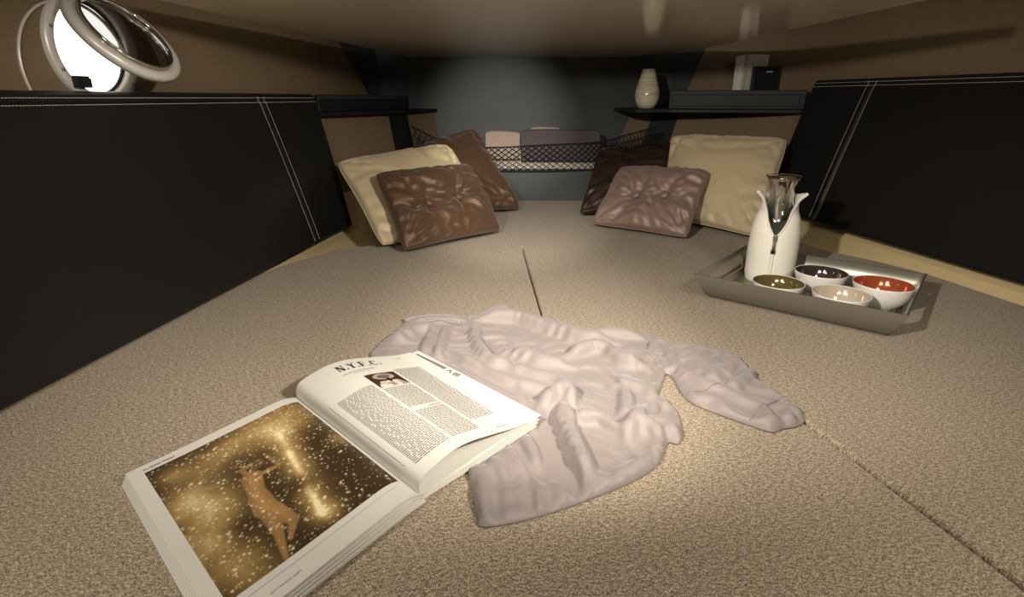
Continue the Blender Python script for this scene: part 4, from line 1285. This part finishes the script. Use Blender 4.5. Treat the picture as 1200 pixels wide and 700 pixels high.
ridges = [
    ([(300, 78), (400, 72), (500, 98), (600, 128), (660, 128)], .017, .013), ([(285, 66), (330, 50), (380, 38)], .006, .010),
    ([(440, 62), (560, 92), (650, 105), (740, 115)], .010, .010), ([(140, 75), (200, 72), (270, 72)], .007, .009),
    ([(80, 130), (150, 100), (200, 95)], .010, .014), ([(205, 90), (185, 130), (170, 170)], .008, .007), ([(235, 85), (215, 130), (205, 175)], .009, .009),
    ([(300, 85), (310, 130), (345, 175), (395, 188)], .010, .010), ([(330, 120), (360, 158), (396, 172)], -.013, .006),
    ([(410, 150), (470, 175), (540, 190)], .010, .012), ([(250, 160), (330, 205), (420, 235), (500, 245)], .009, .012), ([(230, 195), (300, 225), (390, 275), (450, 285)], .009, .010),
    ([(400, 190), (450, 205), (530, 230), (545, 270)], .008, .010), ([(550, 165), (590, 150), (640, 150), (690, 180), (740, 190)], .014, .010), ([(560, 180), (600, 172), (650, 185)], -.006, .008),
    ([(620, 135), (700, 150), (760, 180)], -.008, .006), ([(470, 300), (520, 270), (548, 268), (545, 300)], .013, .012), ([(530, 300), (545, 360), (570, 420), (600, 480)], .016, .011),
    ([(560, 325), (630, 330), (680, 365)], .010, .008), ([(575, 345), (630, 350), (680, 385)], -.007, .008), ([(690, 375), (735, 330), (790, 290)], .014, .012), ([(660, 230), (730, 240), (790, 260)], .006, .02),
    ([(690, 330), (700, 300), (690, 260), (650, 240)], .009, .012), ([(730, 345), (790, 375), (800, 420)], .012, .013), ([(755, 330), (800, 345), (830, 375)], .008, .010), ([(745, 335), (770, 310), (800, 300)], -.007, .010),
    ([(320, 440), (330, 510), (315, 585)], .005, .008), ([(370, 385), (400, 430), (440, 460)], .006, .008), ([(420, 370), (450, 400), (470, 450)], .007, .008), ([(350, 400), (360, 450), (400, 470)], .006, .009),
    ([(500, 330), (510, 400), (540, 470), (560, 490)], -.007, .014), ([(620, 500), (700, 470), (770, 430)], .006, .016), ([(340, 520), (450, 520), (560, 500)], .004, .02), ([(600, 205), (660, 230), (690, 260)], -.005, .012),
]
cloth('bodice', body_px, ridges, bl, bo_, seed=3)
sleeve_px = [(758, 408), (766, 394), (782, 395), (800, 398), (822, 401), (842, 405), (858, 410), (871, 416), (880, 427), (888, 438), (905, 450), (925, 463), (940, 476), (944, 486), (934, 492), (920, 494), (906, 498), (880, 490), (845, 478), (815, 466), (800, 454), (788, 434), (774, 428)]
sridges = [([(800, 140), (840, 200), (900, 240), (960, 262)], .007, .010), ([(820, 165), (880, 215), (950, 245)], -.007, .008), ([(925, 165), (930, 200), (915, 230)], .004, .007),
           ([(1030, 195), (1000, 230), (960, 258)], .008, .008), ([(1010, 190), (980, 225)], -.006, .007), ([(960, 265), (1020, 290), (1060, 300)], .005, .010), ([(880, 270), (940, 285), (960, 330)], .005, .010),
           ([(1090, 290), (1110, 310), (1120, 335)], .006, .006), ([(1060, 300), (1075, 325), (1085, 348)], .006, .006), ([(1040, 305), (1055, 330), (1060, 350)], .005, .005), ([(1110, 285), (1140, 315)], .005, .006)]
cloth('sleeve', sleeve_px, sridges, bl, bo_, base=.006, edge_r=.006, seed=8, amp=.75)
# gathered neckband and drawn-thread seams on the sleeve
def on_cloth_line(pts_, dz, n=6):
    out = []
    for a, b_ in crom(pts_, n):
        p = gz(a, b_, .012); out.append(Vector((p.x, p.y, max(cloth_z(p.x, p.y), .0058) + dz)) - bo_)
    return out
mb = MB(); rq = random.Random(5)
neck = on_cloth_line([(474, 373), (492, 369), (515, 367), (540, 369), (552, 373)], .001)
mb.tube(neck, [.004 + .0016 * rq.random() for _ in neck], 8)
neck2 = on_cloth_line([(482, 379), (500, 375), (522, 374), (540, 376)], .0005)
mb.tube(neck2, [.003 + .0015 * rq.random() for _ in neck2], 8)
mb.build('neckband', M['blouse'], bl, True)
for nm, c_ in (('drawn_thread_seam', [(806, 457), (820, 455), (838, 455), (852, 453)]), ('drawn_thread_seam', [(880, 489), (890, 478), (902, 469), (918, 463)])):
    mb = MB(); L_ = on_cloth_line(c_, .0004, 8)
    for p in L_: mb.box((p.x - .0007, p.y - .0007, p.z - .0012), (p.x + .0007, p.y + .0007, p.z + .0002))
    o = mb.build(nm, M['grey_ink'], bl); o['kind'] = 'stuff'
tag(bl, 'pale blush satin blouse with one sleeve spread out on the berth', 'blouse')
